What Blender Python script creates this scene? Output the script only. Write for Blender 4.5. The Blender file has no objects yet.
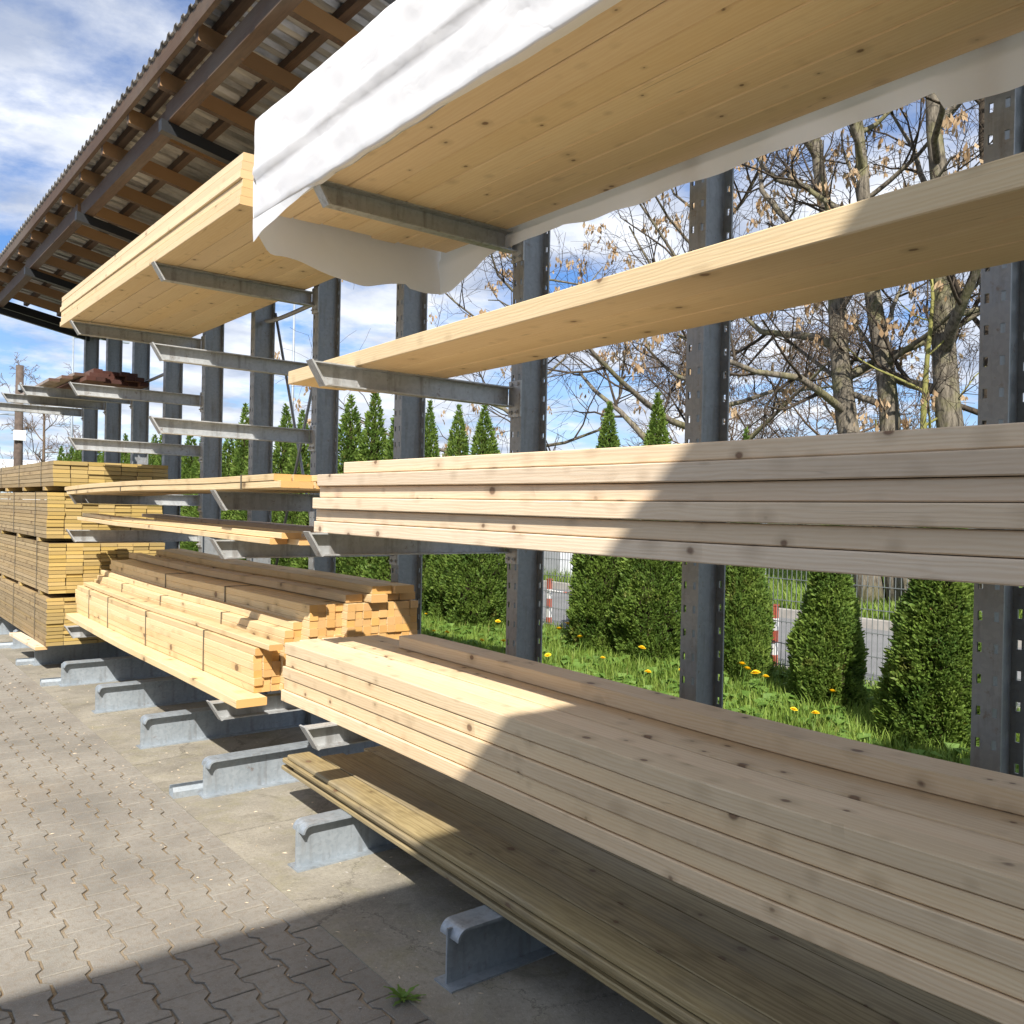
import bpy, math, random
import numpy as np
from mathutils import Vector, Matrix, noise as mnoise
R = math.radians
rng = random.Random(7)
SC = bpy.context.scene
COL = SC.collection

# ------------------------------------------------------------------ helpers
class MB:
    """collects faces, builds one mesh"""
    def __init__(s): s.v = []; s.f = []; s.m = []
    def add(s, vs, fs, m=0):
        b = len(s.v); s.v += [tuple(p) for p in vs]
        for f in fs: s.f.append(tuple(b + i for i in f)); s.m.append(m)
    def box(s, x0, y0, z0, x1, y1, z1, m=0):
        s.add([(x0,y0,z0),(x1,y0,z0),(x1,y1,z0),(x0,y1,z0),(x0,y0,z1),(x1,y0,z1),(x1,y1,z1),(x0,y1,z1)],
              [(0,3,2,1),(4,5,6,7),(0,1,5,4),(1,2,6,5),(2,3,7,6),(3,0,4,7)], m)
    def prism(s, poly, axis, a, b, m=0):
        """extrude a 2-D polygon along an axis; poly in the two other axes (x,z for y / y,z for x / x,y for z)"""
        def P(p, t):
            return {'x': (t, p[0], p[1]), 'y': (p[0], t, p[1]), 'z': (p[0], p[1], t)}[axis]
        n = len(poly)
        vs = [P(p, a) for p in poly] + [P(p, b) for p in poly]
        fs = [tuple(range(n)), tuple(range(2*n-1, n-1, -1))] + [(i, n+i, n+(i+1) % n, (i+1) % n) for i in range(n)]
        s.add(vs, fs, m)
    def tube(s, pts, rad, sides=6, m=0, cap=True):
        pts = [Vector(p) for p in pts]; n = len(pts)
        if not hasattr(rad, '__len__'): rad = [rad]*n
        vs = []; ref = None
        for i, p in enumerate(pts):
            d = (pts[min(i+1, n-1)] - pts[max(i-1, 0)]).normalized()
            if ref is None: ref = d.orthogonal().normalized()
            u = (ref - d*ref.dot(d))
            u = u.normalized() if u.length > 1e-6 else d.orthogonal().normalized()
            ref = u; w = d.cross(u)
            for k in range(sides):
                a = 2*math.pi*k/sides
                vs.append(p + (u*math.cos(a) + w*math.sin(a))*rad[i])
        fs = [(i*sides+k, i*sides+(k+1) % sides, (i+1)*sides+(k+1) % sides, (i+1)*sides+k) for i in range(n-1) for k in range(sides)]
        if cap: fs += [tuple(range(sides-1, -1, -1)), tuple(range((n-1)*sides, n*sides))]
        s.add(vs, fs, m)
    def mesh(s, name, mats, smooth=False, fix=True):
        me = bpy.data.meshes.new(name)
        me.from_pydata(s.v, [], s.f)
        for m in (mats if isinstance(mats, (list, tuple)) else [mats]): me.materials.append(m)
        if any(s.m): me.polygons.foreach_set('material_index', s.m)
        if smooth: me.polygons.foreach_set('use_smooth', [True]*len(s.f))
        if fix:
            import bmesh
            bm = bmesh.new(); bm.from_mesh(me); bmesh.ops.recalc_face_normals(bm, faces=bm.faces); bm.to_mesh(me); bm.free()
        me.update(); return me

def T(o, label, cat=None, group=None, kind=None):
    if label: o['label'] = label
    if cat: o['category'] = cat
    if group: o['group'] = group
    if kind: o['kind'] = kind
    return o
def obj(name, me, loc=(0,0,0), rot=(0,0,0), parent=None):
    o = bpy.data.objects.new(name, me); COL.objects.link(o)
    o.location = loc; o.rotation_euler = rot
    if parent: o.parent = parent
    return o
def empty(name, loc=(0,0,0), rot=(0,0,0)):
    o = obj(name, None, loc, rot); o.empty_display_size = .2; return o

# ------------------------------------------------------------------ materials
class NT:
    def __init__(s, name):
        s.mat = bpy.data.materials.new(name); s.mat.use_nodes = True
        s.t = s.mat.node_tree; s.t.nodes.clear()
        s.out = s.n('ShaderNodeOutputMaterial')
    def n(s, typ, **kw):
        nd = s.t.nodes.new(typ)
        for k, v in kw.items():
            if k == 'inp':
                for a, b in v.items():
                    if isinstance(b, bpy.types.NodeSocket): s.t.links.new(b, nd.inputs[a])
                    else: nd.inputs[a].default_value = b
            else: setattr(nd, k, v)
        return nd
    def math(s, op, a, b=None, clamp=False):
        nd = s.n('ShaderNodeMath', operation=op, use_clamp=clamp)
        for i, x in enumerate((a, b)):
            if x is None: continue
            if isinstance(x, bpy.types.NodeSocket): s.t.links.new(x, nd.inputs[i])
            else: nd.inputs[i].default_value = x
        return nd.outputs[0]
    def vmath(s, op, a, b):
        nd = s.n('ShaderNodeVectorMath', operation=op)
        for i, x in enumerate((a, b)):
            if isinstance(x, bpy.types.NodeSocket): s.t.links.new(x, nd.inputs[i])
            else: nd.inputs[i].default_value = x
        return nd.outputs[0]
    def noise(s, vec, scale, detail=3, rough=.55, dist=0):
        return s.n('ShaderNodeTexNoise', inp={'Vector': vec, 'Scale': scale, 'Detail': detail, 'Roughness': rough, 'Distortion': dist}).outputs['Fac']
    def ramp(s, fac, stops):
        nd = s.n('ShaderNodeValToRGB', inp={'Fac': fac}); r = nd.color_ramp
        while len(r.elements) < len(stops): r.elements.new(.5)
        for e, (p, c) in zip(r.elements, stops):
            e.position = p; e.color = (*c, 1) if len(c) == 3 else c
        return nd.outputs['Color']
    def rng(s, v, a, b, c=0, d=1):
        return s.n('ShaderNodeMapRange', inp={'Value': v, 'From Min': a, 'From Max': b, 'To Min': c, 'To Max': d}).outputs[0]
    def mix(s, fac, a, b, typ='MIX'):
        nd = s.n('ShaderNodeMix', data_type='RGBA', blend_type=typ)
        for i, x in ((0, fac), (6, a), (7, b)):
            if isinstance(x, bpy.types.NodeSocket): s.t.links.new(x, nd.inputs[i])
            else: nd.inputs[i].default_value = x if i == 0 else ((*x, 1) if len(x) == 3 else x)
        return nd.outputs[2]
    def bump(s, h, strength=.3, dist=.01):
        return s.n('ShaderNodeBump', inp={'Height': h, 'Strength': strength, 'Distance': dist}).outputs[0]
    def pbr(s, col, rough=.6, metal=0, normal=None, spec=.4, **kw):
        i = {'Base Color': col if isinstance(col, bpy.types.NodeSocket) else (*col, 1), 'Roughness': rough, 'Metallic': metal, 'Specular IOR Level': spec}
        if normal is not None: i['Normal'] = normal
        i.update(kw)
        p = s.n('ShaderNodeBsdfPrincipled', inp=i); s.t.links.new(p.outputs[0], s.out.inputs[0]); return p
    def objc(s): return s.n('ShaderNodeTexCoord').outputs['Object']
    def pos(s): return s.n('ShaderNodeNewGeometry').outputs['Position']
    def rand(s): return s.n('ShaderNodeObjectInfo').outputs['Random']

def sc(c, k): return tuple(min(1, x*k) for x in c)

def wood(name, base, warm, end, knot=(.11,.055,.03), knots=12., kr=.155, streak=.62, vary=.10, grey=0., rough=.62):
    t = NT(name); oc = t.objc(); rd = t.rand()
    off = t.n('ShaderNodeCombineXYZ', inp={0: t.math('MULTIPLY', rd, 31.7), 1: t.math('MULTIPLY', rd, 173.3), 2: t.math('MULTIPLY', rd, 59.1)}).outputs[0]
    v = t.vmath('ADD', oc, off)
    s1 = t.vmath('MULTIPLY', v, (1, .035, 1)); s2 = t.vmath('MULTIPLY', v, (1, .12, 1))
    fine = t.noise(s1, 260, 3, .65); mid = t.noise(s1, 75, 5, .65, .5); broad = t.noise(s2, 5, 3)
    ring = t.n('ShaderNodeTexWave', wave_type='RINGS', rings_direction='Y', inp={'Vector': s2, 'Scale': 34, 'Distortion': 7, 'Detail': 2, 'Detail Scale': 1.2}).outputs['Fac']
    g = t.math('ADD', t.math('MULTIPLY', mid, .55), t.math('ADD', t.math('MULTIPLY', fine, .3), t.math('MULTIPLY', ring, .22)))
    col = t.mix(t.rng(g, .38, .66, streak, 0), base, warm)
    col = t.mix(t.rng(broad, .35, .68, 0, .45), col, sc(warm, .93))
    # knots
    vo = t.n('ShaderNodeTexVoronoi', inp={'Vector': t.vmath('MULTIPLY', v, (1, .8, 1)), 'Scale': knots, 'Randomness': 1})
    cr = t.n('ShaderNodeSeparateColor', inp={0: vo.outputs['Color']}).outputs[0]
    d = t.math('DIVIDE', vo.outputs['Distance'], t.rng(cr, 0, 1, .45, 1.25)); dn = t.math('ADD', d, t.math('MULTIPLY', t.math('SUBTRACT', t.noise(v, 60, 2), .5), .05))
    kn = t.rng(dn, kr*.6, kr, 1, 0); halo = t.rng(dn, kr, kr*2.8, .45, 0)
    col = t.mix(halo, col, sc(warm, .62)); core = t.mix(t.rng(dn, 0, kr*.7), sc(knot, 1.7), knot)
    col = t.mix(t.math('MULTIPLY', kn, .8), col, core)
    if grey:
        st = t.noise(t.vmath('MULTIPLY', v, (1, .25, 1)), 3.5, 4, .65)
        col = t.mix(t.rng(st, .48, .72, 0, grey), col, (.23,.21,.17))
    ck = t.math('ABSOLUTE', t.math('SUBTRACT', t.noise(t.vmath('MULTIPLY', v, (1, .022, 1)), 34, 1), .56))
    ckm = t.math('MULTIPLY', t.rng(ck, .0015, .006, 1, 0), t.rng(t.noise(v, 1.7, 2), .55, .62))
    col = t.mix(t.math('MULTIPLY', ckm, .38), col, sc(knot, .8))
    # handling marks
    st2 = t.noise(v, 2.3, 5, .7)
    col = t.mix(t.rng(st2, .58, .78, 0, .30), col, sc(warm, .6))
    # end grain
    nrm = t.n('ShaderNodeSeparateXYZ', inp={0: t.n('ShaderNodeTexCoord').outputs['Normal']}).outputs[1]
    er = t.n('ShaderNodeTexWave', wave_type='RINGS', rings_direction='Y', inp={'Vector': t.vmath('MULTIPLY', v, (1, 0, 1)), 'Scale': 60, 'Distortion': 2, 'Detail': 2}).outputs['Fac']
    ecol = t.mix(t.rng(er, 0, 1, 0, .5), end, sc(end, .72))
    col = t.mix(t.rng(t.math('ABSOLUTE', nrm), .8, .95), col, ecol)
    hsv = t.n('ShaderNodeHueSaturation', inp={'Hue': t.rng(t.math('FRACT', t.math('MULTIPLY', rd, 7.3)), 0, 1, .4978, .5018),
              'Saturation': t.rng(t.math('FRACT', t.math('MULTIPLY', rd, 13.7)), 0, 1, .94, 1.06),
              'Value': t.rng(t.math('FRACT', t.math('MULTIPLY', rd, 29.3)), 0, 1, 1-vary, 1+vary*.55), 'Color': col}).outputs[0]
    t.pbr(hsv, rough, 0, t.bump(t.math('SUBTRACT', g, t.math('MULTIPLY', kn, .2)), .25, .004), .3)
    return t.mat

W_PALE = wood('pale_spruce', (.76,.625,.455), (.66,.49,.31), (.62,.40,.19))
W_STRUCT = wood('structural_timber', (.80,.64,.425), (.68,.485,.275), (.62,.41,.2), vary=.09, grey=.05)
W_PACK = wood('overhead_spruce', (.80,.64,.41), (.72,.53,.305), (.66,.46,.24), vary=.08, knots=9, kr=.10)
W_HEAP = wood('yellow_batten', (.76,.60,.36), (.66,.46,.22), (.64,.37,.135), vary=.12, knots=7)
W_TREAT = wood('treated_board', (.40,.32,.175), (.25,.19,.095), (.36,.27,.11), knots=10, kr=.15, vary=.14, grey=.55, streak=.9)
W_DECK = wood('decking_board', (.44,.335,.185), (.31,.215,.10), (.46,.33,.12), knots=7, vary=.25, streak=.9)
W_DARK = wood('dark_hardwood', (.16,.085,.06), (.10,.045,.03), (.075,.028,.02), vary=.3)
W_WEATH = wood('weathered_board', (.36,.30,.25), (.26,.20,.16), (.12,.07,.05), vary=.2, grey=.3)
W_ROOF = wood('roof_timber', (.125,.075,.045), (.07,.043,.027), (.42,.25,.12), vary=.3, grey=.3)

def galv(name, c0, c1, rough, metal, dirt=.2):
    t = NT(name); p = t.objc()
    sp = t.n('ShaderNodeTexVoronoi', inp={'Vector': p, 'Scale': 70}).outputs['Color']
    spv = t.n('ShaderNodeSeparateColor', inp={0: sp}).outputs[0]
    n = t.noise(t.vmath('ADD', p, t.rand()), 6, 5, .65)
    f = t.math('ADD', t.math('MULTIPLY', spv, .25), t.math('MULTIPLY', n, .8))
    col = t.mix(t.rng(f, .25, .85), c0, c1)
    st = t.noise(t.vmath('MULTIPLY', p, (9, 9, 1.2)), 3, 4, .6)
    col = t.mix(t.rng(st, .52, .75, 0, dirt), col, (.13,.105,.08))
    ru = t.noise(t.vmath('ADD', p, t.rand()), 21, 6, .75); col = t.mix(t.rng(ru, .60, .70, 0, dirt*1.1), col, (.15,.075,.035))
    t.pbr(col, t.rng(n, .3, .7, rough-.08, rough+.1), metal, t.bump(n, .08, .003), .5)
    return t.mat
M_ARM = galv('galvanised_arm', (.38,.39,.39), (.54,.555,.56), .5, .45, .6)
M_COL = galv('galvanised_column', (.235,.25,.26), (.33,.34,.345), .5, .35, .5)
M_FOOT = galv('galvanised_foot', (.27,.31,.345), (.42,.46,.495), .5, .4, .45)
M_ROD = galv('steel_rod', (.22,.23,.24), (.32,.33,.34), .45, .5)
t = NT('roof_steel'); t.pbr((.025,.027,.03), .5, .3); M_BLACK = t.mat
t = NT('black_strap'); t.pbr((.10,.085,.06), .5); M_STRAP = t.mat

# corrugated sheet: aged metal
t = NT('corrugated_sheet'); n = t.noise(t.vmath('MULTIPLY', t.pos(), (1, 3, 1)), 2.5, 5, .65)
t.pbr(t.mix(t.rng(n, .35, .68), (.17,.17,.168), (.47,.465,.455)), .4, .4, None, .5); M_SHEET = t.mat

# film
t = NT('white_wrap_film'); n = t.noise(t.objc(), 5, 3, .5)
wv = t.vmath('ADD', t.vmath('MULTIPLY', t.objc(), (1, .45, 1)), t.n('ShaderNodeCombineXYZ', inp={1: t.math('MULTIPLY', n, .25), 2: t.math('MULTIPLY', n, .35)}).outputs[0])
r1 = t.math('MINIMUM', t.math('MULTIPLY', t.math('ABSOLUTE', t.math('SUBTRACT', t.noise(wv, 3.2, 1, .5, .2), .5)), 9), 1.)
r2 = t.math('MINIMUM', t.math('MULTIPLY', t.math('ABSOLUTE', t.math('SUBTRACT', t.noise(t.vmath('MULTIPLY', wv, (1, .6, 1)), 8, 1, .5, .2), .5)), 8), 1.)
h = t.math('ADD', t.math('MULTIPLY', r1, .55), t.math('ADD', t.math('MULTIPLY', r2, .28), t.math('MULTIPLY', n, .12))); bp = t.bump(h, .13, .02)
p = t.n('ShaderNodeBsdfPrincipled', inp={'Base Color': (.89,.905,.935,1), 'Roughness': .32, 'Specular IOR Level': .4, 'Normal': bp})
tr = t.n('ShaderNodeBsdfTranslucent', inp={'Color': (.86,.85,.82,1)})
mx = t.n('ShaderNodeMixShader', inp={0: .26, 1: p.outputs[0], 2: tr.outputs[0]}); t.t.links.new(mx.outputs[0], t.out.inputs[0]); M_FILM = t.mat

# pavers / concrete / road / lawn
t = NT('concrete_pavers'); ps = t.pos(); at = t.n('ShaderNodeAttribute', attribute_name='rnd').outputs['Fac']
n = t.noise(ps, 1.6, 5, .65); n2 = t.noise(ps, 38, 4, .7); n3 = t.noise(ps, 220, 2, .6)
c = t.mix(t.rng(n, .33, .7), (.165,.155,.135), (.315,.293,.25))
c = t.mix(t.rng(at, 0, 1, 0, .30), c, (.26,.235,.205))
c = t.mix(t.rng(n2, .48, .68, 0, .65), c, (.19,.155,.115)); c = t.mix(t.rng(n3, .55, .8, 0, .4), c, (.50,.46,.40))
n4 = t.noise(ps, .55, 3, .5); c = t.mix(t.rng(n4, .5, .75, 0, .35), c, (.36,.27,.165))
t.pbr(c, .85, 0, t.bump(t.math('ADD', n2, n3), .5, .004), .25); M_PAVE = t.mat
t = NT('joint_sand'); ps = t.pos(); n = t.noise(ps, 18, 5, .7); n2 = t.noise(ps, 300, 2)
c = t.mix(t.rng(n, .3, .7), (.085,.06,.035), (.29,.205,.115)); n3 = t.noise(ps, 1.3, 5, .7); c = t.mix(t.rng(n3, .42, .62, 0, .75), c, (.30,.265,.215)); t.pbr(t.mix(t.rng(n2, .4, .7, 0, .5), c, (.38,.31,.21)), .95, 0, t.bump(n2, .6, .005), .1); M_SAND = t.mat
t = NT('worn_concrete'); ps = t.pos(); n = t.noise(ps, 1.9, 6, .7); n2 = t.noise(ps, 60, 4, .75); n3 = t.noise(ps, 5, 5, .7, .5)
c = t.mix(t.rng(n, .32, .68), (.20,.182,.148), (.35,.32,.26)); c = t.mix(t.rng(n3, .5, .72, 0, .6), c, (.245,.225,.13))
c = t.mix(t.rng(n2, .52, .74, 0, .55), c, (.15,.13,.10)); c = t.mix(t.rng(n2, .25, .42, .5, 0), c, (.5,.46,.38))
ck = t.n('ShaderNodeTexVoronoi', feature='DISTANCE_TO_EDGE', inp={'Vector': t.vmath('ADD', ps, t.n('ShaderNodeCombineXYZ', inp={0: t.math('MULTIPLY', n3, .35), 1: t.math('MULTIPLY', n2, .08)}).outputs[0]), 'Scale': .9}).outputs['Distance']
c = t.mix(t.rng(ck, .001, .005, .5, 0), c, (.075,.065,.05))
st = t.noise(ps, 3.1, 6, .75, .8); c = t.mix(t.rng(st, .55, .66, 0, .5), c, (.13,.115,.085))
t.pbr(c, .9, 0, t.bump(t.math('ADD', n2, t.math('MULTIPLY', n3, .7)), .55, .008), .2); M_CONC = t.mat
t = NT('asphalt_road'); ps = t.pos(); n = t.noise(ps, .9, 5, .6); n2 = t.noise(ps, 150, 2)
c = t.mix(t.rng(n, .3, .7), (.12,.12,.123), (.185,.185,.185)); t.pbr(t.mix(t.rng(n2, .4, .7, 0, .5), c, (.30,.30,.30)), .9, 0, None, .2); M_ROAD = t.mat
t = NT('lawn_soil'); ps = t.pos(); n = t.noise(ps, 3, 5, .6); t.pbr(t.mix(t.rng(n, .3, .7), (.055,.10,.02), (.10,.16,.035)), 1, 0, t.bump(t.noise(ps, 60, 3), .8, .03), .1); M_LAWN = t.mat
t = NT('earth'); ps = t.pos(); n = t.noise(ps, .05, 6, .6); t.pbr(t.mix(t.rng(n, .35, .65), (.16,.14,.10), (.11,.13,.05)), 1, 0, None, .1); M_EARTH = t.mat
t = NT('kerb_concrete'); n = t.noise(t.pos(), 6, 5, .6); t.pbr(t.mix(t.rng(n, .3, .7), (.28,.26,.235), (.40,.375,.34)), .9); M_KERB = t.mat

def leafy(name, c0, c1, c2, trans=.3, scale=5., rough=.55, brown=0):
    t = NT(name); oc = t.vmath('ADD', t.objc(), t.n('ShaderNodeCombineXYZ', inp={0: t.math('MULTIPLY', t.rand(), 40.)}).outputs[0])
    at = t.n('ShaderNodeAttribute', attribute_name='rnd').outputs['Fac']
    n = t.noise(oc, scale, 3, .6)
    c = t.mix(t.rng(n, .35, .65), c0, c1); c = t.mix(t.rng(at, .35, 1, 0, .8), c, c2)
    if brown: bn = t.noise(oc, 3.3, 4, .7); c = t.mix(t.rng(bn, .60, .70, 0, brown), c, (.17,.105,.04)); c = t.mix(t.rng(at, .02, .0, 0, .9), c, (.22,.15,.06))
    d = t.n('ShaderNodeBsdfPrincipled', inp={'Base Color': c, 'Roughness': rough, 'Specular IOR Level': .25})
    tr = t.n('ShaderNodeBsdfTranslucent', inp={'Color': t.mix(.5, c, c2)})
    mx = t.n('ShaderNodeMixShader', inp={0: trans, 1: d.outputs[0], 2: tr.outputs[0]}); t.t.links.new(mx.outputs[0], t.out.inputs[0])
    return t.mat
M_THUJA = leafy('thuja_spray', (.07,.135,.026), (.155,.235,.042), (.29,.37,.075), .33, brown=.6)
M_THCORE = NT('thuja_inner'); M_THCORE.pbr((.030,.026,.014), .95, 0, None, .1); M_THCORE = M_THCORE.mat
M_GRASS = leafy('grass_blade', (.12,.205,.03), (.18,.285,.045), (.29,.37,.075), .4, 1.2, brown=.45)
M_WEED = leafy('broad_leaf', (.10,.19,.03), (.15,.26,.05), (.22,.34,.08), .35, 6)
t = NT('dandelion_yellow'); t.pbr((.80,.56,.015), .7); M_DAND = t.mat
def bark(name, a, b, moss=0):
    t = NT(name); p = t.pos(); n = t.noise(t.vmath('MULTIPLY', p, (5, 5, 1)), 5, 5, .7); n2 = t.noise(p, 2.2, 4, .6)
    c = t.mix(t.rng(n, .35, .65), a, b)
    if moss: c = t.mix(t.rng(n2, .48, .62, 0, moss), c, (.20,.20,.06))
    t.pbr(c, .9, 0, t.bump(n, .8, .02), .15); return t.mat
M_BARK = bark('grey_bark', (.060,.052,.041), (.23,.20,.155), .35)
M_TWIG = bark('dark_twig', (.035,.028,.022), (.095,.075,.055))
M_MOSS = bark('mossy_bark', (.16,.16,.05), (.30,.28,.10), .6)
M_BRUSH = bark('brown_brush', (.10,.07,.05), (.18,.13,.09))
t = NT('dry_seed_keys'); at = t.n('ShaderNodeAttribute', attribute_name='rnd').outputs['Fac']
c = t.mix(at, (.34,.22,.12), (.56,.42,.27)); d = t.n('ShaderNodeBsdfDiffuse', inp={0: c}); tr = t.n('ShaderNodeBsdfTranslucent', inp={0: c})
mx = t.n('ShaderNodeMixShader', inp={0: .35, 1: d.outputs[0], 2: tr.outputs[0]}); t.t.links.new(mx.outputs[0], t.out.inputs[0]); M_SEED = t.mat
def flat(name, c, rough=.6, metal=0, nz=.12):
    t = NT(name); n = t.noise(t.objc(), 8, 4, .6); t.pbr(t.mix(t.rng(n, .3, .7), sc(c, 1-nz), sc(c, 1+nz)), rough, metal); return t.mat
M_WIRE = flat('fence_wire', (.20,.22,.22), .5, .3)
M_POSTG = flat('galvanised_post', (.50,.53,.55), .45, .4)
M_RED = flat('red_paint', (.42,.10,.06)); M_WHITE = flat('white_paint', (.78,.77,.75))
M_RENDER = flat('white_render', (.72,.74,.78), .85); M_BLUEHALL = flat('pale_blue_cladding', (.55,.66,.74), .6)
M_GREYCLAD = flat('grey_cladding', (.30,.31,.32), .7); M_DKGREY = flat('dark_grey_trim', (.08,.085,.09), .6)
M_POLE = flat('pole_wood', (.10,.075,.06), .9, 0, .3)
M_LAMP = flat('lamp_metal', (.30,.34,.38), .5, .3)

# ------------------------------------------------------------------ camera (1.5 m up, standing in the yard beside the rack)
yaw, pitch, roll, F = R(38.2), R(-.2), R(1.15), 885.
fw = Vector((math.sin(yaw)*math.cos(pitch), math.cos(yaw)*math.cos(pitch), math.sin(pitch)))
r0 = Vector((math.cos(yaw), -math.sin(yaw), 0)); u0 = r0.cross(fw)
rt = r0*math.cos(roll) + u0*math.sin(roll); up = u0*math.cos(roll) - r0*math.sin(roll)
cam = bpy.data.cameras.new('camera'); cam.sensor_width = 36; cam.lens = F/1024*36; cam.clip_end = 3000; cam.clip_start = .05
co = bpy.data.objects.new('camera', cam); COL.objects.link(co)
M = Matrix((rt, up, -fw)).transposed().to_4x4(); M.translation = (0, 0, 1.5); co.matrix_world = M
SC.camera = co

# ------------------------------------------------------------------ light
SUND = Vector((.65, .93, -1.0)).normalized()
EL = math.asin(-SUND.z)
sl = bpy.data.lights.new('sun', 'SUN'); sl.energy = 5.0; sl.angle = R(.38); sl.color = (1, .945, .86)
so = bpy.data.objects.new('sun', sl); COL.objects.link(so); so.rotation_euler = SUND.to_track_quat('-Z', 'Y').to_euler(); so.location = (-20, -28, 30)
w = bpy.data.worlds.new('World'); SC.world = w; w.use_nodes = True
wt = w.node_tree; wt.nodes.clear()
class WN(NT):
    def __init__(s, tree): s.t = tree
W = WN(wt)
sky = W.n('ShaderNodeTexSky', sky_type='NISHITA', sun_disc=False, sun_elevation=EL, sun_rotation=R(215.8), altitude=100, air_density=1.0, dust_density=.6, ozone_density=2.2)
gen = W.n('ShaderNodeTexCoord').outputs['Generated']
sx = W.n('ShaderNodeSeparateXYZ', inp={0: gen})
den = W.math('ADD', W.math('MAXIMUM', sx.outputs[2], 0), .16)
px = W.math('DIVIDE', sx.outputs[0], den); py = W.math('DIVIDE', sx.outputs[1], den)
pv = W.n('ShaderNodeCombineXYZ', inp={0: W.math('ADD', px, 15.3), 1: W.math('ADD', py, 5.9), 2: .4}).outputs[0]
n1 = W.noise(pv, 1.15, 10, .62, .1); n2 = W.noise(pv, 2.6, 6, .55)
mask = W.rng(n1, .395, .525)
hz = W.rng(sx.outputs[2], 0, .22, .5, 0)
mask = W.math('MAXIMUM', mask, hz, True)
ccol = W.mix(W.rng(n2, .36, .66), (4.4, 5.0, 6.3), (10.2, 10.4, 10.8))
skyc = W.mix(1, sky.outputs[0], (.68, .94, 1.3), 'MULTIPLY')
col = W.mix(W.math('MULTIPLY', mask, .94), skyc, ccol)
bg = W.n('ShaderNodeBackground', inp={0: col, 1: .075}); wo = W.n('ShaderNodeOutputWorld'); wt.links.new(bg.outputs[0], wo.inputs[0])
SC.view_settings.view_transform = 'Standard'; SC.view_settings.look = 'None'; SC.view_settings.gamma = 1; SC.view_settings.exposure = .70
SC.render.engine = 'CYCLES'; SC.cycles.max_bounces = 8; SC.cycles.transparent_max_bounces = 8
SC.render.resolution_x = SC.render.resolution_y = 1024

# ------------------------------------------------------------------ setting: ground
def sheet(name, x0, y0, x1, y1, z, mat, label, nx=1, ny=1):
    b = MB()
    for i in range(nx):
        for j in range(ny):
            xa, xb = x0+(x1-x0)*i/nx, x0+(x1-x0)*(i+1)/nx; ya, yb = y0+(y1-y0)*j/ny, y0+(y1-y0)*(j+1)/ny
            b.add([(xa,ya,z),(xb,ya,z),(xb,yb,z),(xa,yb,z)], [(0,1,2,3)])
    o = obj(name, b.mesh(name, mat)); T(o, label, 'ground', kind='structure'); return o
sheet('ground', -900, -900, 1500, 1500, -.12, M_EARTH, 'bare earth reaching out to the horizon')
sheet('yard_bed', -40, -30, 1.49, 60, -.006, M_SAND, 'sandy bed in the joints of the yard paving')
b = MB(); b.box(1.435, -30, -.1, 3.0, 60, .003)
o = obj('concrete_strip', b.mesh('concrete_strip', M_CONC)); T(o, 'worn concrete strip under the rack feet', 'pavement', kind='structure')

# interlocking bone-shaped pavers: one mesh with its real joints
L, Pt, Q = .18, .126, .9
b = MB(); rv = []
def paver(cx, cy):
    g = .0035
    ja, jc = rng.uniform(.003,.0058), rng.uniform(.003,.0058); a, c = .0825*Q-ja, .0575*Q-jc; h = L/2-rng.uniform(.0012,.0028)
    prof = [(-a,-h),(a,-h),(a,-.060),(c,-.036),(c,.036),(a,.060),(a,h),(-a,h),(-a,.060),(-c,.036),(-c,-.036),(-a,-.060)]
    z = rng.uniform(-.0015, .0015); tx, ty = rng.uniform(-.008,.008), rng.uniform(-.008,.008); n = len(prof); vs = []; jit = [(rng.uniform(-.0022,.0022), rng.uniform(-.0015,.0015)) for _ in range(n)]
    for k, (ins, dz) in enumerate(((0, -.03), (0, -.0022), (.0025, 0))):
        for (x, y) in prof:
            fx = (abs(x)-ins)/abs(x); fy = (abs(y)-ins)/abs(y)
            vs.append((cx+x*fx+jit[len(vs) % n][0], cy+y*fy+jit[len(vs) % n][1], z+dz+tx*x+ty*y))
    fs = [(k*n+i, k*n+(i+1) % n, (k+1)*n+(i+1) % n, (k+1)*n+i) for k in range(2) for i in range(n)] + [tuple(range(2*n, 3*n))]
    b.add(vs, fs); rv.extend([rng.random()]*len(vs))
nc = 29
for i in range(nc):
    for j in range(-2, 140):
        paver(1.475-.0825*Q-i*Pt, 1.0+j*L+(L/2 if i % 2 else 0))
me = b.mesh('paving', M_PAVE, fix=False)
at_ = me.attributes.new('rnd', 'FLOAT', 'POINT'); at_.data.foreach_set('value', rv)
o = obj('paving', me); T(o, 'weathered interlocking concrete pavers covering the yard', 'paving', kind='structure')
b = MB(); b.box(-40, -30, -.02, 1.475-nc*Pt-.02, 60, -.001)
o = obj('yard_surface', b.mesh('yard_surface', M_CONC)); T(o, 'plain worn concrete yard surface outside the picture', 'ground', kind='structure')

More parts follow.
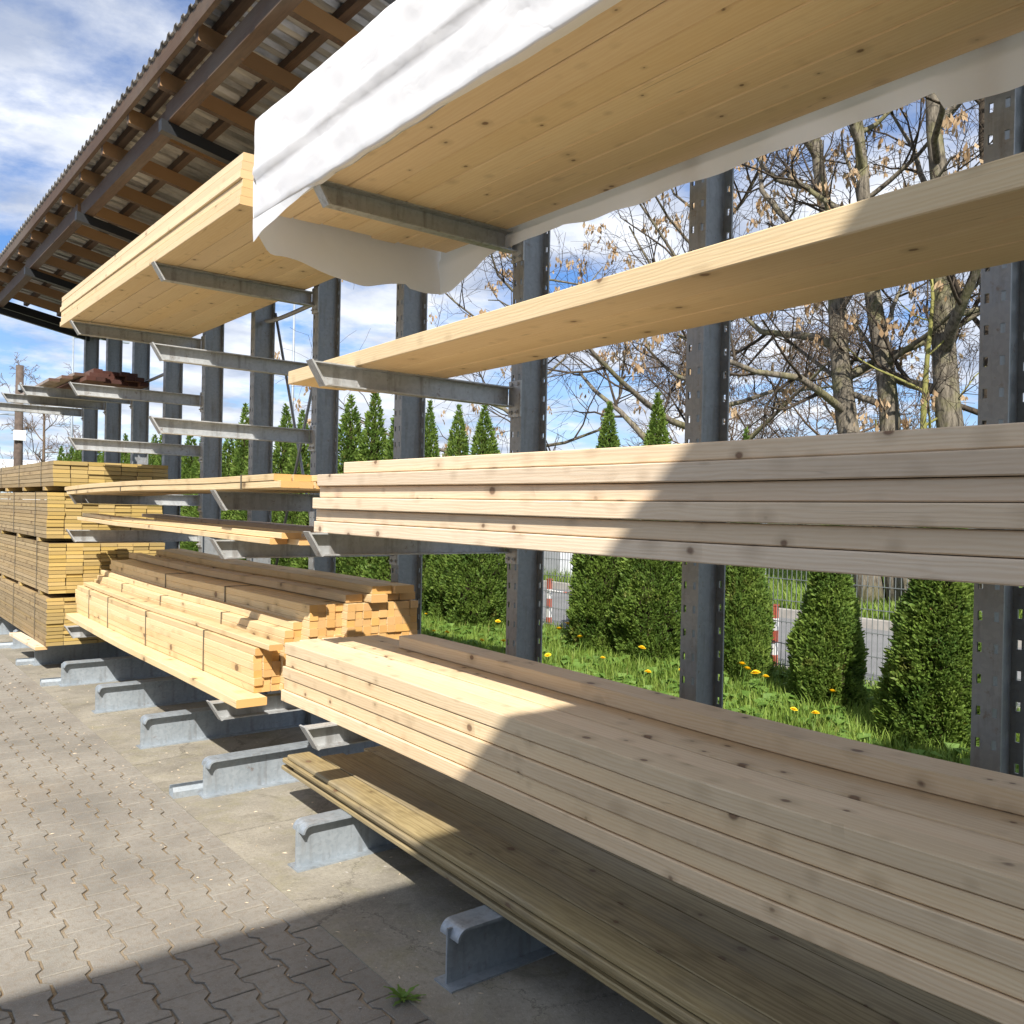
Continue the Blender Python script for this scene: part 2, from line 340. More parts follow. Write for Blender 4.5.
sheet('lawn', 3.0, -30, 7.35, 60, -.004, M_LAWN, 'strip of lawn between rack and wire fence')
b = MB(); b.box(7.35, -60, -.1, 7.5, 90, .015); o = obj('kerb', b.mesh('kerb', M_KERB)); T(o, 'low pale kerb along the near side of the road', 'kerb', kind='structure')
sheet('road', 7.5, -60, 11.3, 90, -.03, M_ROAD, 'sunlit grey asphalt road behind the fence')
b = MB(); b.box(11.3, -60, -.1, 11.45, 90, .09); o = obj('kerb', b.mesh('kerb', M_KERB)); T(o, 'raised pale kerb along the far side of the road', 'kerb', kind='structure')
b = MB()
for i in range(12):
    xa, xb = 11.45+i*.9, 11.45+(i+1)*.9; za, zb = .05+.05*i, .05+.05*(i+1)
    b.add([(xa,-60,za),(xb,-60,zb),(xb,90,zb),(xa,90,za)], [(0,1,2,3)])
b.add([(22.25,-60,.65),(60,-60,.65),(60,90,.65),(22.25,90,.65)], [(0,1,2,3)])
o = obj('far_lawn', b.mesh('far_lawn', M_LAWN)); T(o, 'grassy bank across the road under the bare trees', 'ground', kind='structure')

# grass blades: stuff
def blades(name, n, region, hmin, hmax, wid, mat, broad=0, seed=3):
    r = np.random.default_rng(seed); x = r.uniform(region[0], region[1], n); y = r.uniform(region[2], region[3], n)
    z0 = region[4](x) if callable(region[4]) else np.full(n, region[4])
    h = r.uniform(hmin, hmax, n)*(.7+.6*r.random(n)); a = r.uniform(0, 2*np.pi, n); ln = r.uniform(.1, .75, n)*h; w = wid*r.uniform(.6, 1.4, n)
    dx, dy = np.cos(a), np.sin(a); wx, wy = -dy*w/2, dx*w/2
    V = np.zeros((n, 5, 3)); 
    V[:,0] = np.stack([x-wx, y-wy, z0], 1); V[:,1] = np.stack([x+wx, y+wy, z0], 1)
    V[:,2] = np.stack([x+dx*ln*.35+wx*.8, y+dy*ln*.35+wy*.8, z0+h*.6], 1); V[:,3] = np.stack([x+dx*ln*.35-wx*.8, y+dy*ln*.35-wy*.8, z0+h*.6], 1)
    V[:,4] = np.stack([x+dx*ln, y+dy*ln, z0+h*.96], 1)
    me = bpy.data.meshes.new(name); me.vertices.add(n*5); me.vertices.foreach_set('co', V.ravel())
    b5 = np.arange(n)[:,None]*5
    loops = np.concatenate([b5+np.array([0,1,2,3]), b5+np.array([3,2,4])], 1).ravel()
    me.loops.add(len(loops)); me.loops.foreach_set('vertex_index', loops.astype(np.int32))
    me.polygons.add(2*n); st = (np.arange(n)[:,None]*7+np.array([0,4])).ravel(); me.polygons.foreach_set('loop_start', st.astype(np.int32))
    me.update(calc_edges=True); me.validate(); me.materials.append(mat)
    at = me.attributes.new('rnd', 'FLOAT', 'POINT'); at.data.foreach_set('value', np.repeat(r.random(n), 5).astype(np.float32))
    return me
o = obj('grass', blades('grass', 75000, (4.3, 7.3, .8, 14, 0.), .05, .14, .008, M_GRASS)); T(o, 'short lush green grass on the strip behind the rack', 'grass', kind='stuff')
o = obj('far_grass', blades('far_grass', 45000, (11.5, 17, 2, 16, lambda x: .05+(x-11.45)*.0555), .10, .26, .022, M_GRASS, seed=8)); T(o, 'taller grass on the bank across the road', 'grass', kind='stuff')
# broad-leaved weeds in the grass
r2 = random.Random(21); b = MB()
for i in range(420):
    x, y = r2.uniform(4.8, 7.0), r2.uniform(1.6, 12)
    for k in range(r2.randint(5, 8)):
        a = r2.uniform(0, 6.28); l = r2.uniform(.08, .17); wd = r2.uniform(.02, .045); ti = r2.uniform(.3, 1.1)
        d = Vector((math.cos(a), math.sin(a), 0)); s_ = Vector((-d.y, d.x, 0)); o_ = Vector((x, y, .01)); u_ = Vector((0,0,1))
        pm = o_+d*l*.55*math.cos(ti)+u_*l*.6*math.sin(ti)+u_*.02; pe = o_+d*l*math.cos(ti*.6)+u_*l*math.sin(ti*.6)*.9
        b.add([o_-s_*.004, o_+s_*.004, pm+s_*wd, pe, pm-s_*wd], [(0,1,2,4),(2,3,4)])
me = b.mesh('weeds', M_WEED, fix=False); at_ = me.attributes.new('rnd', 'FLOAT', 'POINT'); at_.data.foreach_set('value', [r2.random() for _ in me.vertices])
o = obj('weeds', me); T(o, 'broad leaved weeds scattered through the grass strip', 'weeds', kind='stuff')

# ------------------------------------------------------------------ dandelions
b = MB(); b.tube([(0,0,0),(.004,.002,.07),(.0,.004,.15)], .0022, 5, 1)
for ring, (rr, zz, nn) in enumerate(((.024,.150,16),(.018,.157,13),(.010,.162,9))):
    for k in range(nn):
        a = 2*math.pi*k/nn+ring*.4; d = Vector((math.cos(a), math.sin(a), 0)); s_ = Vector((-d.y, d.x, 0))*.0042; c = Vector((0,.004,.150))
        b.add([c-s_*.4, c+s_*.4, Vector((0,.004,zz+.004))+d*rr+s_, Vector((0,.004,zz+.004))+d*rr-s_], [(0,1,2,3)])
b.tube([(0,.004,.145),(0,.004,.154)], [.006,.016], 10, 0)
me_d = b.mesh('dandelion', [M_DAND, M_WEED], fix=False)
dand = [(6.7,7.55),(6.38,7.25),(6.42,6.98),(6.55,6.85),(6.45,6.25),(6.2,5.9),(6.25,6.75),(6.2,5.15),(6.05,5.0),(6.22,4.72),(6.12,4.62),(6.05,3.75),(6.0,4.35),(6.35,8.3),(6.3,9.0),(6.15,9.6),(6.6,8.9),(5.9,3.3)]
for i in range(18): dand.append((r2.uniform(5.3, 6.6), r2.uniform(2.2, 11)))
for i, (x, y) in enumerate(dand):
    s = r2.uniform(.85, 1.5)
    o = obj('dandelion', me_d, (x, y, 0), (r2.uniform(-.25,.1), r2.uniform(-.35,.05), r2.uniform(0, 6)))
    o.scale = (s*1.15, s*1.15, s); T(o, 'yellow dandelion flower standing in the grass behind the rack', 'dandelion', 'dandelions in the grass strip')

# wood chips and grit lying about: stuff
rl = random.Random(77); b = MB()
for i in range(700):
    x = rl.uniform(1.2, 2.6) if rl.random() < .75 else rl.uniform(-.4, 1.4); y = rl.uniform(1.6, 9)
    l = rl.uniform(.003, .014); wd = rl.uniform(.0015, .004); a_ = rl.uniform(0, 6.28); h_ = rl.uniform(.001, .003)
    d = Vector((math.cos(a_), math.sin(a_), 0)); q_ = Vector((-d.y, d.x, 0)); o_ = Vector((x, y, .0035 if x > 1.435 else .0015))
    b.add([o_-d*l-q_*wd*.3, o_+q_*wd, o_+d*l, o_-q_*wd, o_+Vector((0,0,h_))], [(0,3,4),(3,2,4),(2,1,4),(1,0,4)], 0 if rl.random() < .6 else 1)
o = obj('wood_chips', b.mesh('wood_chips', [W_PALE, M_KERB], fix=False)); T(o, 'pale wood chips and grit scattered on the ground before the rack', 'litter', kind='stuff')

# weed in the paving joint
b = MB(); r3 = random.Random(5)
for k in range(13):
    a = k*2.4; l = r3.uniform(.05, .10); d = Vector((math.cos(a), math.sin(a), 0)); s_ = Vector((-d.y, d.x, 0)); ti = r3.uniform(.25, 1.2); prev = None; pts = []
    for j in range(6):
        u = j/5; wv = (.004+.009*math.sin(math.pi*min(1, u*1.05)))*(1 if j % 2 else .45)
        p_ = d*l*u*math.cos(ti*(1-.6*u)) + Vector((0,0,l*u*math.sin(ti*(1-.5*u))))
        pts += [p_-s_*wv, p_+s_*wv]
    b.add(pts, [(2*j,2*j+1,2*j+3,2*j+2) for j in range(5)])
me = b.mesh('leaves', M_WEED, fix=False); at_ = me.attributes.new('rnd', 'FLOAT', 'POINT'); at_.data.foreach_set('value', [r3.random()*.5 for _ in me.vertices])
o = obj('weed', me, (1.425, 2.30, 0)); o.scale = (.75,)*3; T(o, 'small green weed growing from the paving joint at the bottom edge', 'weed')

# ------------------------------------------------------------------ rack
def colY(k): return 1.11 + 1.108*k            # near face of a column
FW, TF, HC, ZT = .083, .008, .163, 3.58
def column_mesh():
    b = MB()
    def holed(x0):
        ys = [0, .012, .025, FW-.025, FW-.012, FW]
        zs = [0]; z = .10
        while z+.03 < ZT-.05: zs += [z, z+.028]; z += .092
        zs.append(ZT)
        def solid(i, j): return 0 <= i < 5 and 0 <= j < len(zs)-1 and not (i in (1, 3) and j % 2 == 1)
        x1 = x0+TF
        for i in range(5):
            for j in range(len(zs)-1):
                if not solid(i, j): continue
                ya, yb, za, zb = ys[i], ys[i+1], zs[j], zs[j+1]
                b.add([(x0,ya,za),(x0,yb,za),(x0,yb,zb),(x0,ya,zb)], [(0,3,2,1)]); b.add([(x1,ya,za),(x1,yb,za),(x1,yb,zb),(x1,ya,zb)], [(0,1,2,3)])
                if not solid(i-1, j): b.add([(x0,ya,za),(x1,ya,za),(x1,ya,zb),(x0,ya,zb)], [(0,1,2,3)])
                if not solid(i+1, j): b.add([(x0,yb,za),(x1,yb,za),(x1,yb,zb),(x0,yb,zb)], [(3,2,1,0)])
                if not solid(i, j-1): b.add([(x0,ya,za),(x1,ya,za),(x1,yb,za),(x0,yb,za)], [(3,2,1,0)])
                if not solid(i, j+1): b.add([(x0,ya,zb),(x1,ya,zb),(x1,yb,zb),(x0,yb,zb)], [(0,1,2,3)])
    holed(0); holed(HC-TF)
    b.box(TF, FW/2-.003, 0, HC-TF, FW/2+.003, ZT)
    return b.mesh('column', M_COL, fix=False)
ME_COL = column_mesh()
def foot_mesh():
    # I-beam foot: origin at the column's near front-bottom corner, runs towards -x
    b = MB(); Lf, H, Wf, tf = 1.10, .19, .10, .009; yc = FW/2+.025
    b.box(-Lf+.0, yc-Wf/2, 0, .16, yc+Wf/2, tf)
    b.box(-Lf+.012, yc-.004, tf, -.0005, yc+.004, H-tf)
    # top flange with its nose rolled down
    r_ = .038; prof = []
    for i in range(8):
        a = math.pi/2*i/7; prof.append((-Lf+.012+r_-r_*math.cos(math.pi/2-a) if False else -Lf+.02+r_*(1-math.sin(a)), H-r_+r_*math.cos(a)))
    outer = [(-.0005, H)] + prof; inner = [(x+(.009 if i > 5 else .009*i/6), z-(.009 if i < 3 else .009*(8-i)/6)) for i, (x, z) in enumerate(outer)]
    n = len(outer)
    vs = [(x, yc-Wf/2, z) for x, z in outer]+[(x, yc+Wf/2, z) for x, z in outer]+[(x, yc-Wf/2, z) for x, z in inner]+[(x, yc+Wf/2, z) for x, z in inner]
    fs = []
    for i in range(n-1): fs += [(i,i+1,n+i+1,n+i),(2*n+i,3*n+i,3*n+i+1,2*n+i+1),(i,2*n+i,2*n+i+1,i+1),(n+i,n+i+1,3*n+i+1,3*n+i)]
    fs += [(0,n,3*n,2*n),(n-1,3*n-1,4*n-1,2*n-1)]
    b.add(vs, fs)
    return b.mesh('base_foot', M_FOOT)
ME_FOOT = foot_mesh()
ARMH = .095
def arm_mesh():
    # channel arm, origin at the column front, top at z=0; opening towards -y
    b = MB(); La, wy, tt = 1.06, .052, .006; y1 = FW/2+.055; y0 = y1-wy
    zt, zb = 0., -ARMH
    b.box(-La, y0, zt-tt, -.009, y1, zt); b.box(-La+.06, y0, zb, -.009, y1, zb+tt)
    b.add([(-La,y1-tt,zt-tt),(-.009,y1-tt,zt-tt),(-.009,y1-tt,zb+tt),(-La+.058,y1-tt,zb+tt),(-La,y1,zt-tt),(-.009,y1,zt-tt),(-.009,y1,zb+tt),(-La+.058,y1,zb+tt)],
          [(0,1,2,3),(7,6,5,4),(0,4,5,1),(1,5,6,2),(2,6,7,3),(3,7,4,0)])
    b.box(-.009, -.004, zb-.05, -.0005, FW+.004, zt+.03)              # hook plate on the column
    for yy in (.018, FW-.018):
        b.tube([(-.009, yy, zb-.028), (-.017, yy, zb-.028)], .010, 6); b.tube([(-.017, yy, zb-.028), (-.026, yy, zb-.028)], .005, 6)
        b.tube([(-.009, yy, zt+.014), (-.017, yy, zt+.014)], .010, 6)
    return b.mesh('arm', M_ARM)
def lip_mesh():
    b = MB(); La = 1.06; y1 = FW/2+.057; y0 = y1-.056
    b.prism([(-La-.010, .004),(-La-.002, .006),(-La+.064, -ARMH-.001),(-La+.054, -ARMH-.004)], 'y', y0, y1)
    return b.mesh('end_plate', M_ARM)
ME_ARM, ME_LIP = arm_mesh(), lip_mesh()
levels = {-1: [.575, 1.38, 2.09, 2.84], 2: [.575, 1.38, 2.09, 2.84], 3: [.475, 1.306, 1.556], 4: [2.012, 2.46, 2.95], 6: [.475, 1.255, 1.565, 2.0, 2.442, 2.935], 8: [2.64], 9: [2.66], 10: [2.66]}
upl = {-1: 'perforated steel rack upright just beyond the right edge of the picture',
 0: 'perforated steel upright at the right edge of the picture, nearest in view', 1: 'armless perforated upright between the nearest one and the loaded arms, before conical shrubs',
 2: 'steel upright whose four arms carry the wrapped pack, single planks and thick stacks', 3: 'steel upright behind the right hand end of the squared batten heap',
 4: 'steel upright with three arms, bare below the unwrapped overhead boards, next to the cross brace', 5: 'armless steel upright on the left side of the cross brace',
 6: 'steel upright with a ladder of six arms left of the cross brace', 7: 'armless slim looking upright just right of the dark brown timber',
 8: 'distant upright directly behind the dark brown timber, with one high arm', 9: 'last upright but one at the far left end of the rack', 10: 'farthest upright at the left end of the rack'}
for k in range(-1, 11):
    u = empty('rack_upright', (2.66, colY(k), 0)); T(u, upl[k], 'rack upright', 'uprights of the cantilever rack')
    obj('column', ME_COL, parent=u); obj('base_foot', ME_FOOT, parent=u)
    for z in levels.get(k, []):
        a = obj('arm', ME_ARM, (0, 0, z), (0, R(.25), 0), u); obj('end_plate', ME_LIP, parent=a)

# cross brace + struts
b = MB(); ya, yb = colY(4)+FW+.0, colY(5)
for (p, q, dx) in (((yb, .65), (ya, 3.0), 0), ((ya, .65), (yb, 3.0), .02)):
    b.tube([(2.80+dx, p[0], p[1]), (2.80+dx, q[0], q[1])], .011, 6)
br = empty('cross_brace', (0,0,0)); T(br, 'thin steel rods crossing between two uprights in the middle of the rack', 'brace')
for i, (p, q, dx) in enumerate((((yb, .65), (ya, 3.0), 0), ((ya, .65), (yb, 3.0), .025))):
    bb = MB(); bb.tube([(2.80+dx, p[0], p[1]), (2.80+dx, q[0], q[1])], .011, 6); obj('rod', bb.mesh('rod', M_ROD, True), parent=br)
for k, z, lab in ((4, 2.93, 'curved steel strut between uprights under the end of the wrapped pack'), (7, 2.80, 'short bent steel strut above the dark brown timber')):
    bb = MB(); y0, y1 = colY(k)+FW, colY(k+1)
    pts = [(2.75-.10*math.sin(math.pi*i/10), y0+(y1-y0)*i/10, z-.07*math.sin(math.pi*i/10)) for i in range(11)]
    bb.tube(pts, .016, 8); o = obj('strut', bb.mesh('strut', M_ROD, True)); T(o, lab, 'strut')

# galvanised floor brackets lying before some of the feet
b = MB()
prof = [(-.045,0),(-.045,.035),(-.03,.055),(-.022,.055),(-.036,.033),(-.036,.006),(.036,.006),(.036,.033),(.022,.055),(.03,.055),(.045,.035),(.045,0)]
b.prism(prof, 'x', -.16, .1)
for x in (-.13, -.05):
    b.tube([(x, 0, .006),(x, 0, .018)], .011, 6); b.tube([(x, 0, .018),(x, 0, .026)], .006, 6)
me = b.mesh('floor_bracket', M_FOOT)
for k, lab in ((3, 'galvanised floor bracket with bolts before the foot below the treated boards, nearest of its kind'), (6, 'galvanised floor bracket before the foot under the batten heap'),
               (7, 'galvanised floor bracket before the foot at the corner of the decking packs'), (8, 'galvanised floor bracket at the left edge under the decking packs')):
    o = obj('floor_bracket', me, (1.60, colY(k)+FW/2+.10, 0), (0,0,R(-4))); T(o, lab, 'bracket', 'floor brackets before the rack feet')

# ------------------------------------------------------------------ boards
_bc = {}
def board_mesh(w, th, Lb, mat, sag=0., span=None, ch=.003, bow=0., seg=10, key=0):
    """local x 0..w, y 0..Lb, z 0..th ; sag = list of (y, dz) control points"""
    kk = (round(w,4), round(th,4), round(Lb,3), mat.name, str(sag), ch, bow, seg, key)
    if kk in _bc: return _bc[kk]
    b = MB(); c = min(ch, th*.25)
    prof = [(c,0),(w-c,0),(w,c),(w,th-c),(w-c,th),(c,th),(0,th-c),(0,c)] if c > 0 else [(0,0),(w,0),(w,th),(0,th)]
    n = len(prof); vs = []
    for i in range(seg+1):
        u = i/seg; y = Lb*u
        if isinstance(sag, (list, tuple)):
            dz = np.interp(y, [p[0] for p in sag], [p[1] for p in sag])
        else: dz = -sag*4*u*(1-u)
        dx = bow*4*u*(1-u)
        for (x, z) in prof: vs.append((x+dx, y, z+float(dz)))
    fs = [(i*n+k, (i+1)*n+k, (i+1)*n+(k+1) % n, i*n+(k+1) % n) for i in range(seg) for k in range(n)] + [tuple(range(n)), tuple(range((seg+1)*n-1, seg*n-1, -1))]
    b.add(vs, fs); me = b.mesh('board', mat); _bc[kk] = me; return me
def board(name, w, th, Lb, mat, loc, rz=0., parent=None, **kw):
    return obj(name, board_mesh(w, th, Lb, mat, **kw), loc, (kw.pop('rx', 0) if False else 0, 0, rz), parent)
ORD = ['lowest','second lowest','third lowest','third from the top','second from the top','topmost']
def smooth_sag(L0, pts, n=25):
    ys = np.linspace(0, L0, n); z = np.interp(ys, [p[0] for p in pts], [p[1] for p in pts])
    for _ in range(3): z[1:-1] = (z[:-2]+2*z[1:-1]+z[2:])/4
    return [(round(float(a), 3), round(float(c), 5)) for a, c in zip(ys, z)]

# low thick stack: y -1.25..3.93, on arms at z .575
SG = smooth_sag(5.18, [(0, 0), (1.3, .0), (2.6, -.028), (3.6, -.012), (4.65, 0), (5.18, -.003)])
tk = .0555
ordl = ['lowest', 'second lowest', 'middle', 'second highest', 'highest']
for i in range(5):
    o = board('board', .10, tk-.0028, 5.18, W_STRUCT, (1.742+rng.uniform(-.004,.004)+(.006 if i in (1,3) else 0), -1.25+rng.uniform(-.02,.02), .577+i*tk), R(rng.uniform(-.05,.05)), sag=SG, seg=24)
    T(o, f'{ordl[i]} thick pale board in the front face of the low broad stack', 'board', 'boards of the low broad stack')
for j in range(1, 5):
    o = board('board', .10, tk-.0012, 5.18+rng.uniform(-.01,.05), W_STRUCT, (1.744+j*.1018, -1.25, .577+4*tk+rng.uniform(-.003,.003)), R(rng.uniform(-.04,.04)), sag=SG, seg=24)
    T(o, ['', 'pale board on top of the low stack, next behind its front edge', 'third board back on the top face of the low broad stack', 'fourth board back on top of the low stack, mostly shaded', 'board under the raised back board of the low broad stack'][j], 'board', 'boards of the low broad stack')
for j in range(0, 5):   # courses under the back of the top layer
    o = board('board', .10, tk-.0012, 5.1, W_STRUCT, (1.744+4*.1018, -1.25, .577+(j if j < 4 else 0)*tk), 0, sag=SG, seg=24) if j < 4 else None
    if o: T(o, 'board inside the back of the low broad stack', 'board', 'hidden back boards of the low stack')
o = board('board', .125, .055, 4.75, W_STRUCT, (2.135, -1.25, .577+5*tk), R(.3), sag=SG, seg=24)
T(o, 'raised brown board lying along the back of the low broad stack', 'board')

# treated boards on the feet: y -1.0..4.05
SG2 = smooth_sag(5.0, [(0, 0), (5.0, 0)])
rz = R(2.3)
names = ['lowest', 'second', 'third', 'upper']
for i in range(4):
    th = .0235
    o = board('board', .118, th-.002, 5.15+rng.uniform(-.03,.03), W_TREAT, (1.612+(.0, .012, -.006, .006)[i], -1.1+(.05,-.06,.03,-.02)[i], .191+i*th), rz*-1+R(rng.uniform(-.08,.08)), seg=12, ch=.0045)
    T(o, f'{names[i]} greenish treated board in the front edge of the pile on the floor feet', 'board', 'treated boards on the rack feet')
tl = ['second', 'third', 'fourth', 'fifth', 'rearmost']
for j in range(5):
    o = board('board', .118, .0228, 5.1+rng.uniform(-.12,.05), W_TREAT, (1.612+(j+1)*.1215, -1.1, .191+3*.0235+rng.uniform(-.003,.002)), rz*-1, seg=12, ch=.002)
    T(o, f'{tl[j]} greenish treated board back from the front edge on top of the floor pile', 'board', 'treated boards on the rack feet')
o = board('board', .13, .047, 5.0, W_TREAT, (2.10, -1.1, .191+.0), -rz, seg=12); T(o, 'treated bearer board inside the back of the floor pile', 'board')

# third level thick stack: y -1.4..3.5
SG3 = smooth_sag(4.9, [(0, 0), (1.4, 0), (3.0, -.006), (4.9, 0)])
zz = 1.383
ths = [.049, .050, .048, .047, .050, .046]
xo = [1.680, 1.684, 1.679, 1.692, 1.683, 1.69]
yo = [3.50, 3.50, 3.485, 3.49, 3.48, 3.27]
for i in range(6):
    o = board('board', .12, ths[i]-.0012, 4.9, W_PALE, (xo[i], yo[i]-4.9, zz), R([.03,-.03,.2,-.06,.05,-.05][i]), sag=SG3 if i != 3 else SG3, seg=24)
    T(o, f'{ORD[i]} planed pale board in the front face of the shoulder high stack', 'board', 'boards of the shoulder high stack'); zz += ths[i]+(.001)
for j in range(1, 5):
    o = board('board', .12, .048, 4.9, W_PALE, (1.68+j*.1225, -1.4, 1.383), 0, sag=SG3, seg=24)
    T(o, 'planed board in the bottom layer inside the shoulder high stack', 'board', 'inner boards of the shoulder high stack')
    o = board('board', .12, .048, 4.7, W_PALE, (1.69+j*.1225, -1.4, 1.383+4*.0505), 0, sag=SG3, seg=24)
    T(o, 'planed board in the upper layer inside the shoulder high stack', 'board', 'inner boards of the shoulder high stack')

# three planks side by side at z 2.09
rz3 = -math.atan2(1.815-1.675, 4.12-.69)
for j, lab in enumerate(('front plank of the three side by side above the shoulder high stack', 'middle plank of the three side by side above the shoulder high stack', 'rear plank of the three side by side above the shoulder high stack')):
    o = board('plank', .1548, .064, 5.4, W_PACK, (1.60+j*.1585, -1.28+[0,.01,-.02][j], 2.0905), rz3, seg=12)
    T(o, lab, 'plank', 'planks resting on single arms')

# ---- wrapped pack overhead: X 1.60-2.60, y -1.3..3.95, z 2.842..3.27
pk = empty('timber_pack', (1.6, -1.3, 2.842)); T(pk, 'overhead pack of planed boards wrapped in torn white film', 'timber pack')
for j in range(7):
    board('board', .139, .046, 5.22+rng.uniform(-.03,.03), W_PACK, (j*.1428, 0, rng.uniform(0,.002)), 0, pk, seg=4, ch=.004, key=j % 2)
for lay in range(1, 9):
    for j in (0, 6):
        board('board', .14, .046, 5.2, W_PACK, (j*.1428, 0, lay*.0475), 0, pk, seg=4, ch=.004)
for j in range(1, 6): board('board', .14, .046, 5.2, W_PACK, (j*.1428, 0, 8*.0475), 0, pk, seg=4, ch=.004)
def nz(x, y, z, s): return mnoise.noise(Vector((x*s, y*s, z*s)))
def film_mesh():
    b = MB(); ny = 170; Y0, Y1 = -.05, 5.30; Wp, Hp = 1.0, .432
    sec = []                       # (x, z, nx, nz) cross-section from the front hem, up, over the top, down the back
    for i in range(5): sec.append((.05-.05*i/5, -.012, 0, -1, 'hem'))
    for i in range(19): sec.append((-.012, -.012+(Hp+.02)*i/18, -1, 0, 'front'))
    for i in range(1, 12): sec.append((-.012+(Wp+.024)*i/12, Hp+.01, 0, 1, 'top'))
    for i in range(13): sec.append((Wp+.012, Hp+.01-(Hp+.02)*i/12, 1, 0, 'back'))
    for i in range(1, 9): sec.append((Wp+.012, -.01-.012*i, 1, 0, 'skirt'))
    ns = len(sec); vs = []
    for j in range(ny+1):
        y = Y0+(Y1-Y0)*j/ny
        for i, (x, z, nx, nz_, kind) in enumerate(sec):
            dx = dz = 0
            fold = .008*nz(1.3, y*.35, z*2.6+.15*y, 2.2) + .006*nz(x*2, y, z*2, 5.) + .003*nz(x, y, z, 14.)
            # long crease along the middle of the front
            zc = .20+.05*math.sin(y*.8+.4)+.02*nz(0, y, 0, 1.7); cr = math.exp(-((z-zc)/.022)**2)
            if kind == 'front':
                edge = min(1, max(0, (z+.012)/.06)); fold = fold*(.35+.65*edge) - .014*cr + .012*math.exp(-((z-zc-.045)/.03)**2); dx = -abs(fold) if fold < -.02 else -fold-.006
            elif kind == 'hem':
                tear = .05*max(0, nz(3, y, 0, 1.1)) - .01
                x = max(-.012, x-.03) + (0 if i else tear); dz = -.006-.01*abs(nz(x, y, 2, 4))
            elif kind == 'top': dz = .008+fold
            elif kind == 'back': dx = .01+fold
            else:
                t_ = (-.01-z)/.096; ln = .5+.5*nz(7, y, 0, 1.3)+.25*nz(2, y, 0, 4) + (1.0 if y < 2.6 else .3) + 2.1*max(0, (y-4.75)/.55)**1.3
                z = -.01-.085*t_*min(2.25, max(.25, ln)); dx = .02*t_*nz(4, y, z, 5)+.012*t_ - .05*t_*(1 if y < 4.3 else .3)*max(0, nz(9, y, 0, 1.6)+.2)
            vs.append((x+dx, y, z+dz))
    fs = [(j*ns+i, j*ns+i+1, (j+1)*ns+i+1, (j+1)*ns+i) for j in range(ny) for i in range(ns-1)]
    # end curtain hanging below the boards at the far end
    base = len(vs); nx_ = 40; nzv = 18
    for i in range(nx_+1):
        u = i/nx_; x = -.014+(Wp+.05)*u
        low = -.20*(1-.55*max(0, 1-u/.10)**2) + .018*nz(x, 0, 0, 5) + .03*math.sin(u*9)*(u < .8)
        for k in range(nzv+1):
            t_ = k/nzv; z = Hp+.012 + (low-Hp-.012)*t_
            hang = max(0, -z)
            y = Y1 + .015 - hang*(.10+.5*max(0, 1-u/.12)**2) + .012*nz(x, z, 5, 4)*min(1, t_*3) + .02*nz(x, z, 9, 9)*hang*3
            vs.append((x, y if t_ > .05 else Y1, z))
    fs += [(base+i*(nzv+1)+k, base+(i+1)*(nzv+1)+k, base+(i+1)*(nzv+1)+k+1, base+i*(nzv+1)+k+1) for i in range(nx_) for k in range(nzv)]
    # front flap joining the hem to the curtain
    base = len(vs); na = 26
    for j in range(na+1):
        t_ = j/na; y = Y1-.85+.865*t_
        for k in range(7):
            s_ = k/6; z = -.012-(.004+.105*t_**1.8)*s_; x = -.014+.02*(1-t_)*s_*(1-t_) + .008*nz(0, y, z, 8)*s_
            vs.append((x, y, z))
    fs += [(base+j*7+k, base+(j+1)*7+k, base+(j+1)*7+k+1, base+j*7+k+1) for j in range(na) for k in range(6)]
    b.add(vs, fs); return b.mesh('wrap_film', M_FILM, True, fix=False)
obj('wrap_film', film_mesh(), parent=pk)

# ---- unwrapped overhead stack, y 4.25..8.25, z 2.955..3.2
for i in range(6):
    o = board('board', .14, .0415, 4.0+rng.uniform(0,.05), W_PACK, (1.60+(i % 3)*.006, 4.22, 2.956+i*.0428), R(rng.uniform(-.08,.08)), seg=6)
    T(o, f'{ORD[i]} board in the front face of the unwrapped overhead stack', 'board', 'boards of the unwrapped overhead stack')
bl = ['second','third','fourth','fifth','sixth','rearmost']
for j in range(1, 7):
    o = board('board', .139, .0415, 4.0+rng.uniform(-.02,.05), W_PACK, (1.60+j*.1425, 4.22, 2.956+rng.uniform(0,.002)), 0, seg=6)
    T(o, f'{bl[j-1]} board from the front on the underside of the unwrapped overhead stack', 'board', 'boards of the unwrapped overhead stack')
    o = board('board', .14, .0415, 4.0, W_PACK, (1.60+j*.1425, 4.22, 2.956+5*.0428), 0, seg=6)
    T(o, 'board in the top layer of the unwrapped overhead stack', 'board', 'top layer boards of the unwrapped overhead stack')

# ---- strapped thin boards on the upper middle shelf (z 1.565)
SA = smooth_sag(4.15, [(0, .008), (.85, 0), (2.2, .004), (3.3, -.004), (4.15, -.022)])
sb = empty('board_bundle', (1.6, 3.70, 1.566)); T(sb, 'strapped bundle of thin pale boards on the upper of two middle shelves', 'board bundle')
for lay in range(2):
    for j in range(7):
        board('board', .085, .030, 4.12+rng.uniform(-.08,.08), W_HEAP, (j*.0875+rng.uniform(-.004,.004), rng.uniform(-.03,.05), lay*.0315), R(rng.uniform(-.15,.15)), sb, sag=SA, seg=20, ch=.002)
for yy in (.42, 2.55):
    b = MB(); z_ = float(np.interp(yy, [p[0] for p in SA], [p[1] for p in SA]))
    b.box(-.008, yy-.006, z_-.002, -.0055, yy+.006, z_+.067); b.box(-.0055, yy-.006, z_+.0645, .61, yy+.006, z_+.067); b.box(-.0055, yy-.006, z_-.004, .61, yy+.006, z_-.0015)
    obj('strap', b.mesh('strap', M_STRAP), parent=sb)
